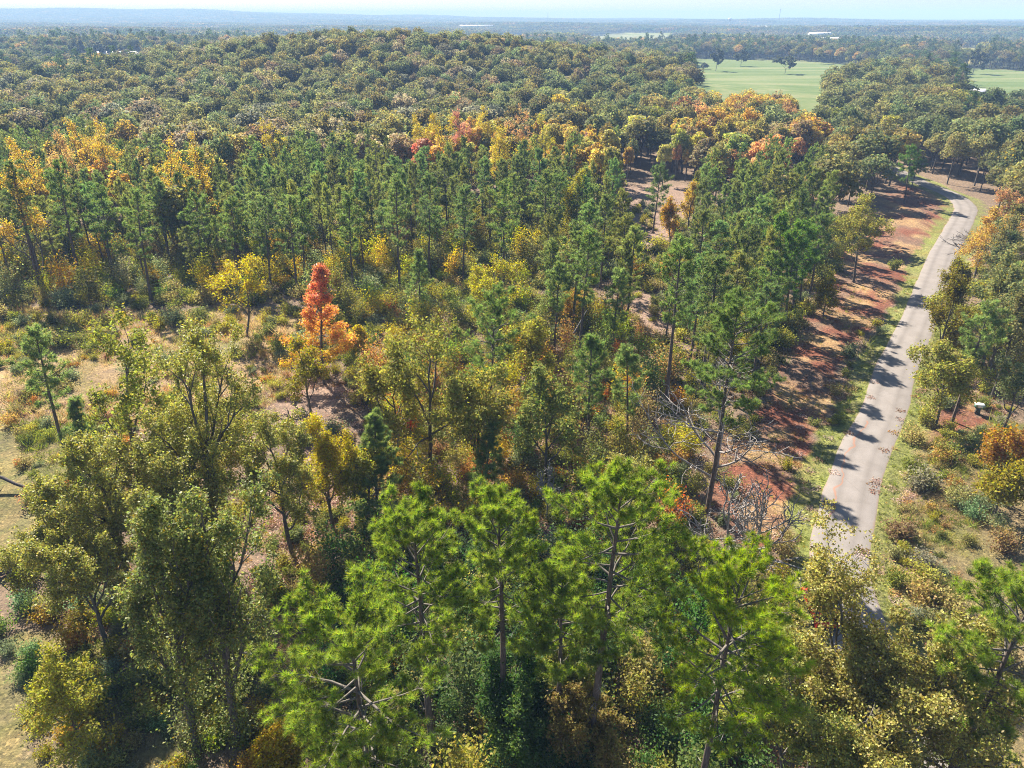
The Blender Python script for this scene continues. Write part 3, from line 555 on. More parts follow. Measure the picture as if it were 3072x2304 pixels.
SOIL = dict(clay=(.20, .078, .047), green=(.15, .155, .045), dry=(.36, .25, .12), bare=(.29, .20, .15), brush=(.21, .165, .075),
            litter=(.28, .19, .15), pasture=(.20, .21, .08), verge=(.19, .22, .05), floor=(.20, .145, .10), far=(.05, .06, .022))

def make_ground():
    gx = graded(-110, 150, .8, -16000, 16000); gy = graded(14, 150, .8, -400, 17000)
    X, Y = np.meshgrid(gx, gy)
    Zz = ground_z(X, Y)
    w, d = soil_at(X, Y)
    D = np.hypot(X, Y)
    Zz = Zz+np.where((D < 260) & (d > ROAD_HALF+.5), .28*vnoise(X/7, Y/7, 21)+.12*vnoise(X/2, Y/2, 22), 0)*np.clip((d-ROAD_HALF-.5)/4, 0, 1)
    Zz -= .22*np.exp(-((d-ROAD_HALF-1.6)/.8)**2)                       # shallow roadside ditch
    C = np.zeros(X.shape+(3,)); C[:] = SOIL['floor']
    far = np.clip((D-450)/400, 0, 1)[..., None]
    C = C*(1-far)+np.array(SOIL['far'])*far
    def lay(k, amount):
        nonlocal C
        a = np.asarray(amount)[..., None]
        C = C*(1-a)+np.array(SOIL[k])*a
    n1 = vnoise(X/3.1, Y/3.1, 31)*.5+.5; n2 = vnoise(X/6, Y/6, 32)*.5+.5
    for k in ('litter', 'bare', 'brush', 'dry', 'green'):
        lay(k, w[k]*(.55+.45*n1))
    lay('green', (w['brush']+w['dry'])*np.clip((n2-.55)*2.2, 0, .8))
    mot = vnoise(X/2.4, Y/2.4, 37)*.6+vnoise(X/.95, Y/.95, 38)*.5+vnoise(X/9, Y/9, 39)*.5
    lay('dry', w['green']*np.clip(mot*1.2-.1, 0, .4)); lay('litter', w['green']*np.clip(-mot*1.3-.25, 0, .8)); lay('floor', w['dry']*np.clip(mot*1.4-.2, 0, .6))
    lay('clay', w['clay']*np.clip(.35+1.3*(vnoise(X/5, Y/5, 33)*.5+.5+.35*vnoise(X/1.6, Y/1.6, 34)-.25), .25, 1))
    lay('dry', w['clay']*np.clip((vnoise(X/4, Y/4, 35)+.35*vnoise(X/1.2, Y/1.2, 36)-.18)*1.8, 0, .7))
    lay('verge', w['verge']*(.45+.55*n1))
    lay('pasture', w['pasture'])
    ny, nx = X.shape
    i, j = np.meshgrid(np.arange(ny-1), np.arange(nx-1), indexing='ij')
    f = np.stack([i*nx+j, i*nx+j+1, (i+1)*nx+j+1, (i+1)*nx+j], -1).reshape(-1, 4)
    mb = MB(); mb.quads(np.stack([X, Y, Zz], -1).reshape(-1, 3), f)
    o = mb.build('ground', M['ground'], smooth=True)
    a = o.data.color_attributes.new('soil', 'FLOAT_COLOR', 'POINT')
    a.data.foreach_set('color', np.concatenate([C.reshape(-1, 3), np.ones((nx*ny, 1))], 1).astype(np.float32).ravel())
    tag(o, kind='structure')
make_ground()

def make_road():
    P = ROADP
    d = np.gradient(P, axis=0); d /= np.linalg.norm(d, axis=1, keepdims=True)
    nrm = np.stack([d[:, 1], -d[:, 0]], 1)
    rs = np.random.RandomState(4)
    cols = np.array([-1.02, -.9, -.5, 0, .5, .9, 1.02])
    hz = np.array([-.05, .055, .075, .09, .075, .055, -.05])
    wob = np.stack([np.convolve(rs.normal(0, .09, len(P)), np.ones(3)/3, 'same') for _ in range(2)], 1)
    V = []
    for k, c in enumerate(cols):
        off = c*ROAD_HALF+(wob[:, 0] if c < -.8 else wob[:, 1] if c > .8 else 0)
        xy = P+nrm*np.asarray(off).reshape(-1, 1)
        V.append(np.column_stack([xy, ground_z(xy[:, 0], xy[:, 1])+hz[k]]))
    V = np.stack(V, 1); n, m = len(P), len(cols)
    i, j = np.meshgrid(np.arange(n-1), np.arange(m-1), indexing='ij')
    f = np.stack([i*m+j, i*m+j+1, (i+1)*m+j+1, (i+1)*m+j], -1).reshape(-1, 4)
    mb = MB(); mb.quads(V.reshape(-1, 3), f)
    o = mb.build('road', M['road'], smooth=True)
    o.data.attributes.new('across', 'FLOAT', 'POINT').data.foreach_set('value', np.tile(cols, n).astype(np.float32))
    tag(o, 'pale pinkish chip sealed country road running up the right side', 'road', kind='structure')
make_road()

def pasture_material():
    k = NT('mown_pasture')
    pos = k.n('ShaderNodeNewGeometry').outputs['Position']
    mp = k.n('ShaderNodeMapping'); mp.inputs['Scale'].default_value = (.007, .045, 1); k.l(pos, mp.inputs[0])
    a = k.n('ShaderNodeTexNoise'); a.inputs['Scale'].default_value = 1; a.inputs['Detail'].default_value = 6; k.l(mp.outputs[0], a.inputs['Vector'])
    b = k.n('ShaderNodeTexNoise'); b.inputs['Scale'].default_value = .35; b.inputs['Detail'].default_value = 6; k.l(pos, b.inputs['Vector'])
    f = k.math('ADD', k.math('MULTIPLY', a.outputs['Fac'], .75), k.math('MULTIPLY', b.outputs['Fac'], .25))
    c = k.ramp(f, [(.36, (.095, .145, .04)), (.5, (.145, .185, .065)), (.6, (.21, .22, .10))])
    c = k.mix('MULTIPLY', 1., c, k.n('ShaderNodeObjectInfo').outputs['Color'])
    p = k.n('ShaderNodeBsdfPrincipled'); p.inputs['Roughness'].default_value = .95; p.inputs['Specular IOR Level'].default_value = .1
    k.l(c, p.inputs['Base Color']); k.l(p.outputs[0], k.out.inputs[0])
    return k.m
M['pasture'] = pasture_material()
def make_pasture(poly, name, tint, step):
    P = np.array(poly)
    c = P.mean(0)
    mb = MB()
    xs = np.arange(P[:, 0].min(), P[:, 0].max()+step, step); ys = np.arange(P[:, 1].min(), P[:, 1].max()+step, step)
    X, Y = np.meshgrid(xs, ys); n1, n2 = X.shape
    i, j = np.meshgrid(np.arange(n1-1), np.arange(n2-1), indexing='ij')
    f = np.stack([i*n2+j, i*n2+j+1, (i+1)*n2+j+1, (i+1)*n2+j], -1).reshape(-1, 4)
    cx, cyy = X.ravel()[f].mean(1), Y.ravel()[f].mean(1)
    f = f[inside(poly, cx, cyy)]
    mb.quads(np.stack([X, Y, ground_z(X, Y)+.12], -1).reshape(-1, 3), f)
    o = mb.build(name, M['pasture'], smooth=True); o.color = (*tint, 1)
    tag(o, kind='structure')
for zn, poly, s_, m_ in ZONES:
    if zn in ('pasture', 'far pasture'): make_pasture(poly, 'pasture', (1, 1, 1), 4)
    elif zn == 'house lawn': make_pasture(poly, 'lawn', (.9, 1.1, .7), 4)
    elif zn in ('distant meadow', 'distant strip'): make_pasture(poly, 'meadow', (1.25, 1.15, 1.1), 14)
    elif zn == 'tan meadow': make_pasture(poly, 'meadow', (1.5, 1.1, 1.0), 10)

# ------------------------------------------------------------------ trees
def unit(v): return v/(np.linalg.norm(v, axis=-1, keepdims=True)+1e-9)

def leaves(mb, rs, c, size, mat=0, up=.6, width=.62, out=None):
    """one kite-shaped leaf at every point of c"""
    n = len(c)
    nr = unit(rs.normal(0, 1, (n, 3))+np.array([0, 0, up])+(0 if out is None else out))
    a = unit(np.cross(nr, rs.normal(0, 1, (n, 3)))); b = np.cross(nr, a)
    s = size*rs.uniform(.65, 1.3, (n, 1))
    v = np.stack([c-a*s*.5, c-a*s*.06+b*s*width*.5-nr*s*.06, c+a*s*.5, c-a*s*.06-b*s*width*.5-nr*s*.06], 1)
    mb.quads(v.reshape(-1, 3), np.arange(n*4).reshape(n, 4), mat, rs.uniform(0, 1, n))

def tufts(mb, rs, c, ax, length, k, width, mat=0):
    """a burst of k needles at every point of c, fanned round the twig direction ax"""
    n = len(c)
    tone = rs.uniform(0, 1, n)
    d = unit(ax[:, None]*.55+unit(rs.normal(0, 1, (n, k, 3)))*1.0+np.array([0, 0, .15]))
    sd = unit(np.cross(d, rs.normal(0, 1, (n, k, 3))))
    L = length*rs.uniform(.7, 1.2, (n, k, 1))
    o = c[:, None]-ax[:, None]*length*.5*rs.uniform(0, 1, (n, k, 1))
    v = np.stack([o-sd*width*.5, o+sd*width*.5, o+d*L-np.array([0, 0, .06])*L], 2)
    mb.tris(v.reshape(-1, 3), np.arange(n*k*3).reshape(-1, 3), mat, np.clip(np.repeat(tone, k)*.75+rs.uniform(0, .25, n*k), 0, 1))

def pine(seed, H, R, low=.5, lod=0, lean=0., broad=None):
    """-> (wood MB, crown MB); lod 0 near, 1 middle, 2 far; broad = leaf size for conical broadleaf trees"""
    rs = np.random.RandomState(seed)
    wood, crown = MB(), MB()
    nz = 9
    zz = np.linspace(0, H*.985, nz)
    wob = np.cumsum(rs.normal(0, .05*H/20, (nz, 2)), 0); wob -= wob[0]
    bend = (zz/H)**1.4*lean
    tp = np.column_stack([wob[:, 0]+bend, wob[:, 1], zz])
    r0 = .0105*H+.02
    wood.tube(tp, r0*(1-zz/H)**.8+.025, (8, 6, 4)[lod], 0)
    wood.v[0][:(8, 6, 4)[lod]] -= np.array([0, 0, .4])
    def at(z): return np.array([np.interp(z, zz, tp[:, 0]), np.interp(z, zz, tp[:, 1]), z])
    nb = (50, 42, 26)[lod]
    nb = int(nb*(1.25 if low < .3 else 1.0))
    if broad: nb = int(nb*.85)
    ang = rs.uniform(0, 6.28)
    C, A = [], []
    base = low*H
    for i in range(nb):
        t = (i+rs.uniform(0, .9))/nb
        z = base+(H*.97-base)*t**.9
        ang += 2.4+rs.normal(0, .45)
        if low < .3: prof = (1-t)**.75*(.75+.25*min(1, t*5))
        else: prof = math.sqrt(max(0., 1-(max(0., t-.25)/.78)**2))*(.45+.55*min(1, t*2.6))
        L = R*max(.18, prof)*rs.uniform(.6, 1.22)
        if rs.uniform() < .10: continue
        if broad: L *= rs.uniform(.45, 1.5)
        el = radians(-8+58*t**1.3+rs.normal(0, 9))
        d = np.array([cos(ang)*cos(el), sin(ang)*cos(el), sin(el)])
        p = at(z); pts = [p]
        ns = 4
        for k in range(ns):
            d = unit(d+rs.normal(0, .10, 3)+np.array([0, 0, .10])); p = p+d*L/ns; pts.append(p)
        pts = np.array(pts)
        br = .028+.010*L
        if lod < 2: wood.tube(pts, np.linspace(br, .012, ns+1), (5, 4)[lod], 1)
        elif i % 2 == 0: wood.tube(pts[[0, 2, 4]], [br, br*.7, .02], 3, 1)
        nsub = (max(4, int(4+L*2.6)), max(3, int(2+L*1.6)), max(2, int(1+L*1.1)))[lod]
        C.append(pts[-1]); A.append(d)
        for j in range(nsub):
            s = rs.uniform(.25, 1.0)
            q = pts[0]+0*d
            q = np.array([np.interp(s*ns, np.arange(ns+1), pts[:, m]) for m in range(3)])
            sd = unit(d*.8+unit(np.cross(d, np.array([0, 0, 1.])))*rs.choice([-1, 1])*rs.uniform(.35, 1.1)+np.array([0, 0, rs.uniform(-.05, .55)]))
            l2 = min(1.7, .30*L*(1.25-s)+.28)*rs.uniform(.7, 1.25)
            e = q+sd*l2
            if lod == 0: wood.tube(np.array([q, (q+e)/2+rs.normal(0, .04, 3), e]), [.016, .012, .008], 3, 1)
            C.append(e); A.append(sd)
            for m in range((2, 3, 2)[lod]):
                f = rs.uniform(.25, 1.0)
                C.append(q+sd*l2*f+rs.normal(0, .10+.07*lod, 3)); A.append(unit(sd+rs.normal(0, .4, 3)+np.array([0, 0, .45])))
    for m in range(5):
        C.append(at(H*(.93+.016*m))); A.append(unit(np.array([0, 0, 1.])+rs.normal(0, .35, 3)))
    C = np.array(C); A = np.array(A)
    if broad:
        k = (16, 9, 4)[lod]
        cc = np.repeat(C, k, 0)+rs.normal(0, .22, (len(C)*k, 3))
        leaves(crown, rs, cc, broad*(1, 1.6, 3)[lod])
    else:
        tufts(crown, rs, C, A, (.34, .44, .64)[lod], (54, 16, 7)[lod], (.027, .062, .17)[lod])
    if lod == 0 and low > .3:                                          # dead stubs under the crown
        for i in range(5):
            z = H*rs.uniform(low*.45, low*1.0); a = rs.uniform(0, 6.28); L = rs.uniform(.4, 1.7)
            p = at(z); d = np.array([cos(a), sin(a), rs.uniform(-.2, .25)])
            q = p+d*L*.5; e = q+unit(d+rs.normal(0, .3, 3))*L*.5
            wood.tube(np.array([p, q, e]), [.03, .022, .009], 4, 2)
            for m in range(3):
                wood.tube(np.array([q+(e-q)*m/3, q+(e-q)*m/3+rs.normal(0, .3, 3)]), [.012, .005], 3, 2)
    return wood, crown

def broadleaf(seed, H, R, lod=0, low=.32, per=50, size=.15, lean=0., vine=False, bare=False):
    """branching broadleaf tree -> (wood MB, crown MB, list of limb MBs when bare)"""
    rs = np.random.RandomState(seed)
    kids = ((9, 6, 5), (7, 5, 3))[min(lod, 1)]
    if bare: kids = (8, 6, 5)
    segs = []; twigs = []
    def grow(p, d, L, r, lev, limb):
        n = (7, 5, 4, 3)[lev]
        pts = [p]
        for i in range(n):
            tr = (.12, .10, .08, .03)[lev]
            d = unit(d+rs.normal(0, (.07, .20, .26, .30)[lev], 3)+np.array([0, 0, tr])); p = p+d*L/n; pts.append(p)
        pts = np.array(pts)
        segs.append((pts, np.linspace(r, r*(.35 if lev else .3), n+1), lev, limb))
        if lev == 3 or (lev == 2 and lod == 1 and not bare and rs.uniform() < .1):
            twigs.append(pts); return
        k = kids[lev]
        ph = rs.uniform(0, 6.28)
        for j in range(k):
            s = 1.0 if j == k-1 else (low+(1-low)*(j+rs.uniform(.0, .9))/k if lev == 0 else rs.uniform(.28, 1))
            x = s*n; i0 = min(int(x), n-1); q = pts[i0]+(pts[i0+1]-pts[i0])*(x-i0); dd = unit(pts[i0+1]-pts[i0])
            ph += 2.4+rs.normal(0, .5)
            e1 = unit(np.cross(dd, np.array([.3, .2, 1.]))); e2 = np.cross(dd, e1)
            sp = (rs.uniform(.75, 1.4), rs.uniform(.5, 1.2), rs.uniform(.4, 1.3))[lev]
            if s == 1.0: sp *= .35
            nd = unit(dd+(e1*cos(ph)+e2*sin(ph))*sp)
            if lev == 0: ln = L*rs.uniform(.42, .66)*(1.15-.45*s)
            else: ln = L*rs.uniform(.42, .68)*(1.2-.4*s)
            grow(q, nd, ln, r*(.55, .5, .45)[lev]*(1.1-.4*s), lev+1, j if lev == 0 else limb)
    grow(np.zeros(3), unit(np.array([rs.normal(0, .05), rs.normal(0, .05), 1.])), 10., .30, 0, -1)
    ends = np.vstack([t[-1:] for t in twigs])
    zs = (H-.25)/np.percentile(ends[:, 2], 96.5)
    ctr = ends[:, :2].mean(0)
    rs_xy = (R-.15)/np.percentile(np.hypot(*(ends[:, :2]-ctr).T), 94)
    rmul = (.0135*H+.03)/.30
    def fix(p):
        p = p*np.array([rs_xy, rs_xy, zs])
        f = np.clip(p[:, 2:3]/H, 0, 1)
        p = p-np.append(ctr*rs_xy, 0)*f
        return p+np.array([lean, 0, 0])*f**1.3
    wood, crown, limbs = MB(), MB(), {}
    for pts, rad, lev, limb in segs:
        if lod == 1 and lev == 3 and not bare: continue
        sides = ((8, 6, 4, 3), (6, 4, 3, 3))[min(lod, 1)][lev]
        tgt = wood if (not bare or lev == 0) else limbs.setdefault(limb, MB())
        r_ = np.maximum(rad*rmul, (.02, .016, .012, .009)[lev]*(1 if lod == 0 else 1.8))
        if bare: r_ = np.maximum(r_*1.0, (.09, .062, .044, .03)[lev])
        tgt.tube(fix(pts), r_, sides, 0 if lev < 2 else 1)
    if bare: return wood, crown, limbs
    tw = [fix(t) for t in twigs]
    C = []
    for t in tw:
        m = max(3, int(per*rs.uniform(.35, 1.5)))
        s = rs.uniform(.1, 1.05, m)*(len(t)-1); i0 = np.minimum(s.astype(int), len(t)-2)
        C.append(t[i0]+(t[i0+1]-t[i0])*(s-i0)[:, None]+rs.normal(0, .20 if lod == 0 else .34, (m, 3)))
    C = np.vstack(C)
    if vine:
        n = 5200
        z = rs.uniform(.2, H*.86, n); a = rs.uniform(0, 6.28, n)
        rr = np.abs(rs.normal(.55, .45, n))*(1.0+.6*np.sin(z*1.1+a)+.35*np.sin(z*2.7+2*a))+.2
        C = np.vstack([C, np.column_stack([np.cos(a)*rr+lean*(z/H), np.sin(a)*rr, z])])
    leaves(crown, rs, C, size, up=.8)
    return wood, crown, limbs

def far_tree(seed, H, R, kind):
    """small in the picture: one mesh, trunk and a crown of leaf clumps"""
    rs = np.random.RandomState(seed)
    if kind == 'pine':
        w, c = pine(seed, H, R, .42, 2)
        c.v = w.v+[v for v in c.v]
        off = w.n
        c.q = w.q+[q+off for q in c.q]; c.t = w.t+[t+off for t in c.t]
        c.qm = [np.full(len(m), 1) for m in w.qm]+c.qm; c.tm = [np.full(len(m), 1) for m in w.tm]+c.tm
        c.qr = w.qr+c.qr; c.tr = w.tr+c.tr; c.n += off
        return c
    mb = MB()
    th = H*.35
    mb.tube([[0, 0, -.4], [0, 0, th], [rs.normal(0, .3), rs.normal(0, .3), H*.7]], [.24, .17, .06], 4, 1)
    nc = 34
    d = unit(rs.normal(0, 1, (nc, 3))); d[:, 2] = np.abs(d[:, 2])*1.0-.3
    rad = rs.uniform(.45, 1., (nc, 1))**.5
    ctr = np.array([0, 0, H*.60])
    cc = ctr+d*rad*np.array([R*.80, R*.80, H*.36])
    for q in cc[::6]:
        mb.tube([[0, 0, th], (np.array([0, 0, th])+q)/2+rs.normal(0, .2, 3), q], [.10, .07, .03], 3, 1)
    k = 64
    rr = rs.uniform(.7, 1.4, (nc, 1, 1))*R*.30
    u = unit(rs.normal(0, 1, (nc, k, 3))+np.array([0, 0, .25]))
    pts = cc[:, None]+u*rr*np.array([1, 1, .75])*rs.uniform(.75, 1.06, (nc, k, 1))
    leaves(mb, rs, pts.reshape(-1, 3), .50, up=.3, width=.85, out=(u*1.3).reshape(-1, 3))
    # each clump keeps a tone of its own
    mb.qr[-1] = np.clip(np.repeat(rs.uniform(0, .7, nc), k)+rs.uniform(0, .3, nc*k), 0, 1)
    return mb

CAT = {'pine_tree': 'pine tree', 'oak_tree': 'oak tree', 'maple_tree': 'maple tree', 'dead_tree': 'dead tree', 'sweetgum_tree': 'sweetgum tree'}
def dist(x, y): return math.hypot(x, y)
clear = []                                                             # circles kept free for the hand placed trees
for kind, x, y, H, R, tint, lean, label, o in TREES:
    z = float(ground_z(x, y))
    clear.append((x, y, min(R, 3.0)))
    D = math.sqrt(x*x+y*y+(44-H*.7)**2)
    lod = 0 if D < 70 else 1
    seed = o['seed']
    root = empty(kind, (x, y, z), 0, label, CAT[kind])
    if kind == 'pine_tree':
        w, c = pine(seed, H, R, o.get('low', .5), lod, lean)
        w.build('trunk', [M['bark'], M['limb'], M['dead']], root, True)
        cr = c.build('crown', M['needle'], root); cr.color = (*tint, 1)
    elif kind == 'sweetgum_tree':
        w, c = pine(seed, H, R, .1, 0, lean, broad=.24)
        w.build('trunk', [M['oakbark'], M['oakbark'], M['dead']], root, True)
        cr = c.build('crown', M['maple'] if o.get('plain') else M['sweetgum'], root); cr.color = (*tint, 1)
    elif kind == 'dead_tree':
        w, c, limbs = broadleaf(seed, H, R, 0, .25, lean=lean, bare=True)
        mm = M['dead'] if o['tone'] > .8 else M['darkdead']
        w.build('trunk', mm, root, True)
        for k in limbs: limbs[k].build('limb', mm if k >= 0 else mm, root, True)
    else:
        near = lod == 0
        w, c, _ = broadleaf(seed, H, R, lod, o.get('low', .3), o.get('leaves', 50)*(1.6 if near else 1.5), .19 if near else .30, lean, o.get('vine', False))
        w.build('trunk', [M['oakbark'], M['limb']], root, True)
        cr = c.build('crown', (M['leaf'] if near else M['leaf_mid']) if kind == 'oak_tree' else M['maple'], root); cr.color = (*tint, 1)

# ------------------------------------------------------------------ the wood: scattered by stand
LIB = {}
def lib(kind, lod):
    """prototype meshes, made once and shared by all copies"""
    key = (kind, lod)
    if key in LIB: return LIB[key]
    out = []
    for i in range(5):
        s = 500+i*17+lod*101
        if kind == 'pine':
            if lod < 2:
                w, c = pine(s, 17, 2.5, .40+.05*(i % 3), 1)
                out.append((w.mesh('trunk', [M['bark'], M['limb'], M['dead']], True), c.mesh('crown', [M['needle']])))
            else:
                out.append(far_tree(s, 17, 2.6, 'pine').mesh('pine_tree', [M['needle'], M['bark']]))
        else:
            mat = M['leaf_mid'] if kind == 'oak' else M['maple']
            nm = 'oak_tree' if kind == 'oak' else 'maple_tree'
            if lod < 2:
                w, c, _ = broadleaf(s+7, 15, 4.0 if kind == 'oak' else 3.2, 1, .26, 62, .32)
                out.append((w.mesh('trunk', [M['oakbark'], M['limb']], True), c.mesh('crown', [mat])))
            else:
                out.append(far_tree(s+9, 15, 4.1 if kind == 'oak' else 2.9, nm).mesh(nm, [mat, M['oakbark']]))
    LIB[key] = out
    return out

SPEC = {  # name in the mix: species, tint, height, width scale, colour word
 'pine': ('pine', (.175, .22, .062), 17, .84, 'green pine'),
 'oak': ('oak', (.20, .20, .075), 16.5, 1.08, 'olive-grey oak'),
 'brown': ('oak', (.27, .225, .13), 16, 1.08, 'brown-leaved oak'),
 'lime': ('maple', (.33, .32, .07), 15, 1.45, 'yellow-green broadleaf tree'),
 'gold': ('maple', (.41, .32, .085), 15, .9, 'golden maple'),
 'amber': ('maple', (.40, .27, .12), 15, .9, 'amber maple'),
 'coral': ('maple', (.48, .27, .16), 15, 1.0, 'coral-orange maple')}
PLACE = {'pine stand': 'in the dense stand beyond the clearing', 'pine and maple edge': 'in the mixed wood at the far left of the stand',
 'oak forest': 'in the grey-green forest behind the pine stand', 'bright band': 'in the bright band behind the pines',
 'wooded ridge': 'on the wooded ridge below the horizon', 'valley oaks': 'in the hollow between ridge and pasture',
 'amber band': 'in the amber band in front of the pasture', 'open pine grove': 'in the open grove over bare dirt',
 'right woods': 'in the woods right of the road bend', 'field grove': 'in the grove beside the pasture',
 'roadside oaks': 'along the right side of the road', 'clay strip edge': 'at the edge of the red clay strip'}
def side(x, y):
    c = 512+709.5*x/(y*.888+13)
    for lim, t in ((70, 'at the left edge'), (150, 'above the lone leaning pine'), (230, 'above the sparse yellow tree'), (295, 'just left of the red-topped sweetgum'), (350, 'in line with the red-topped sweetgum'),
                   (420, 'right of the red-topped sweetgum'), (480, 'left of the flat yellow-green tree'), (540, 'in line with the flat yellow-green tree'), (610, 'left of the dirt opening'),
                   (690, 'by the dirt opening'), (750, 'right of the dirt opening'), (810, 'left of the clay strip'), (870, 'above the clay strip'), (930, 'by the road bend'), (975, 'right of the road')):
        if c < lim: return t
    return 'at the right edge'
def tone(v): return 'dark' if v < .82 else 'dull' if v < .98 else 'clear' if v < 1.16 else 'pale'
rng = np.random.RandomState(11)
found = []                                                             # (size in the picture, species, mixname, zone, x, y, h, w, tint)
used = np.zeros((0, 2))
cl = np.array(clear)
open_ground = [p for k, p in SOILS if k == 'clay']+[p for k, p in SOILS if k == 'bare'][:1]
for zn, poly, step, mixs in ZONES:
    if zn not in PLACE: continue
    P = np.array(poly)
    gx = np.arange(P[:, 0].min(), P[:, 0].max()+step, step); gy = np.arange(P[:, 1].min(), P[:, 1].max()+step, step*.87)
    X, Y = np.meshgrid(gx, gy); X[::2] += step*.5
    X = X.ravel()+rng.uniform(-.38, .38, X.size)*step; Y = Y.ravel()+rng.uniform(-.38, .38, Y.size)*step
    ok = inside(poly, X, Y) & (road_dist(X, Y) > 6.0) & (np.abs(X) < Y*.80+25)
    for p in open_ground+KEEP_OUT: ok &= ~inside(p, X, Y)
    X, Y = X[ok], Y[ok]
    for k in range(0, len(cl)):
        ok = np.hypot(X-cl[k, 0], Y-cl[k, 1]) > cl[k, 2]*.75+.5
        X, Y = X[ok], Y[ok]
    if len(used) and len(X):
        d2 = np.array([np.min(np.hypot(used[:, 0]-a, used[:, 1]-b)) for a, b in zip(X, Y)])
        X, Y = X[d2 > step*.6], Y[d2 > step*.6]
    used = np.vstack([used, np.column_stack([X, Y])])
    names = [m.split(':')[0] for m in mixs.split(',')]; ws = np.array([float(m.split(':')[1]) for m in mixs.split(',')])
    # kinds come in patches, not salt and pepper
    pn = [vnoise(X/14+50*i, Y/14, 60+i)*.55+rng.uniform(-.5, .5, len(X))+1.1*math.log(ws[i]+1e-3) for i in range(len(ws))]
    pick = np.argmax(np.array(pn), 0) if len(X) else []
    for x, y, q in zip(X, Y, pick):
        sp, tint, h, wd, word = SPEC[names[q]]
        v = rng.uniform(.68, 1.4); hue = float(np.clip(rng.normal(0, .12), -.22, .2))
        tt = (tint[0]*v*(1+hue), tint[1]*v, tint[2]*v*(1-.5*hue))
        sc = (rng.uniform(.66, 1.06) if names[q] == 'pine' else rng.uniform(.68, 1.26))*(1.12 if zn == 'field grove' else .8 if zn == 'roadside oaks' else 1)
        found.append((1/dist(x, y), sp, names[q], zn, x, y, h*sc, sc*wd*rng.uniform(.72, 1.38), tt, v, sc))
found.sort(key=lambda f: -f[0])
ZYS = {zn: [f for f in found if f[3] == zn] for zn in PLACE}
SHORT = {'pine stand': 'the dense stand', 'pine and maple edge': 'the mixed wood', 'oak forest': 'the grey-green forest', 'bright band': 'the bright band',
 'wooded ridge': 'the wooded ridge', 'valley oaks': 'the hollow', 'amber band': 'the amber band', 'open pine grove': 'the open grove', 'right woods': 'the right-hand woods',
 'field grove': 'the pasture grove', 'roadside oaks': 'the roadside wood', 'clay strip edge': 'the strip edge'}
count = {'pine': sum(t[0] == 'pine_tree' for t in TREES), 'oak': sum(t[0] == 'oak_tree' for t in TREES), 'maple': sum(t[0] == 'maple_tree' for t in TREES)}
rest = []
for f in found:
    _, sp, mixn, zn, x, y, h, wsc, tt, v, hs = f
    if count[sp] >= 300:
        rest.append(f); continue
    count[sp] += 1
    D = dist(x, y)
    lod = 1 if D < (185 if sp == 'pine' else 150) else 2
    pm = lib(sp, lod); pr = pm[rng.randint(len(pm))]
    nm = {'pine': 'pine_tree', 'oak': 'oak_tree', 'maple': 'maple_tree'}[sp]
    word = SPEC[mixn][4]
    zd = [q[5] for q in ZYS[zn]]; fr = sum(1 for q in zd if q < y)/max(1, len(zd))
    label = tone(v)+(' tall ' if hs > 1.07 else ' short ' if hs < .9 else ' ')+word+(', front of ' if fr < .33 else ', middle of ' if fr < .67 else ', back of ')+SHORT[zn]+', '+side(x, y)
    base_h = 17 if sp == 'pine' else 15
    loc = (x, y, float(ground_z(x, y))-.05); sc = (wsc, wsc, h/base_h)
    if lod == 1:
        root = empty(nm, loc, rng.uniform(0, 6.28), label, CAT[nm], word+'s '+PLACE[zn])
        root.scale = sc
        for me, pn_ in zip(pr, ('trunk', 'crown')):
            c = bpy.data.objects.new(pn_, me); col.objects.link(c); c.parent = root
            if pn_ == 'crown': c.color = (*tt, 1)
    else:
        c = bpy.data.objects.new(nm, pr); col.objects.link(c)
        c.location = loc; c.scale = sc; c.rotation_euler = (0, 0, rng.uniform(0, 6.28)); c.color = (*tt, 1)
        tag(c, label, CAT[nm], word+'s '+PLACE[zn])

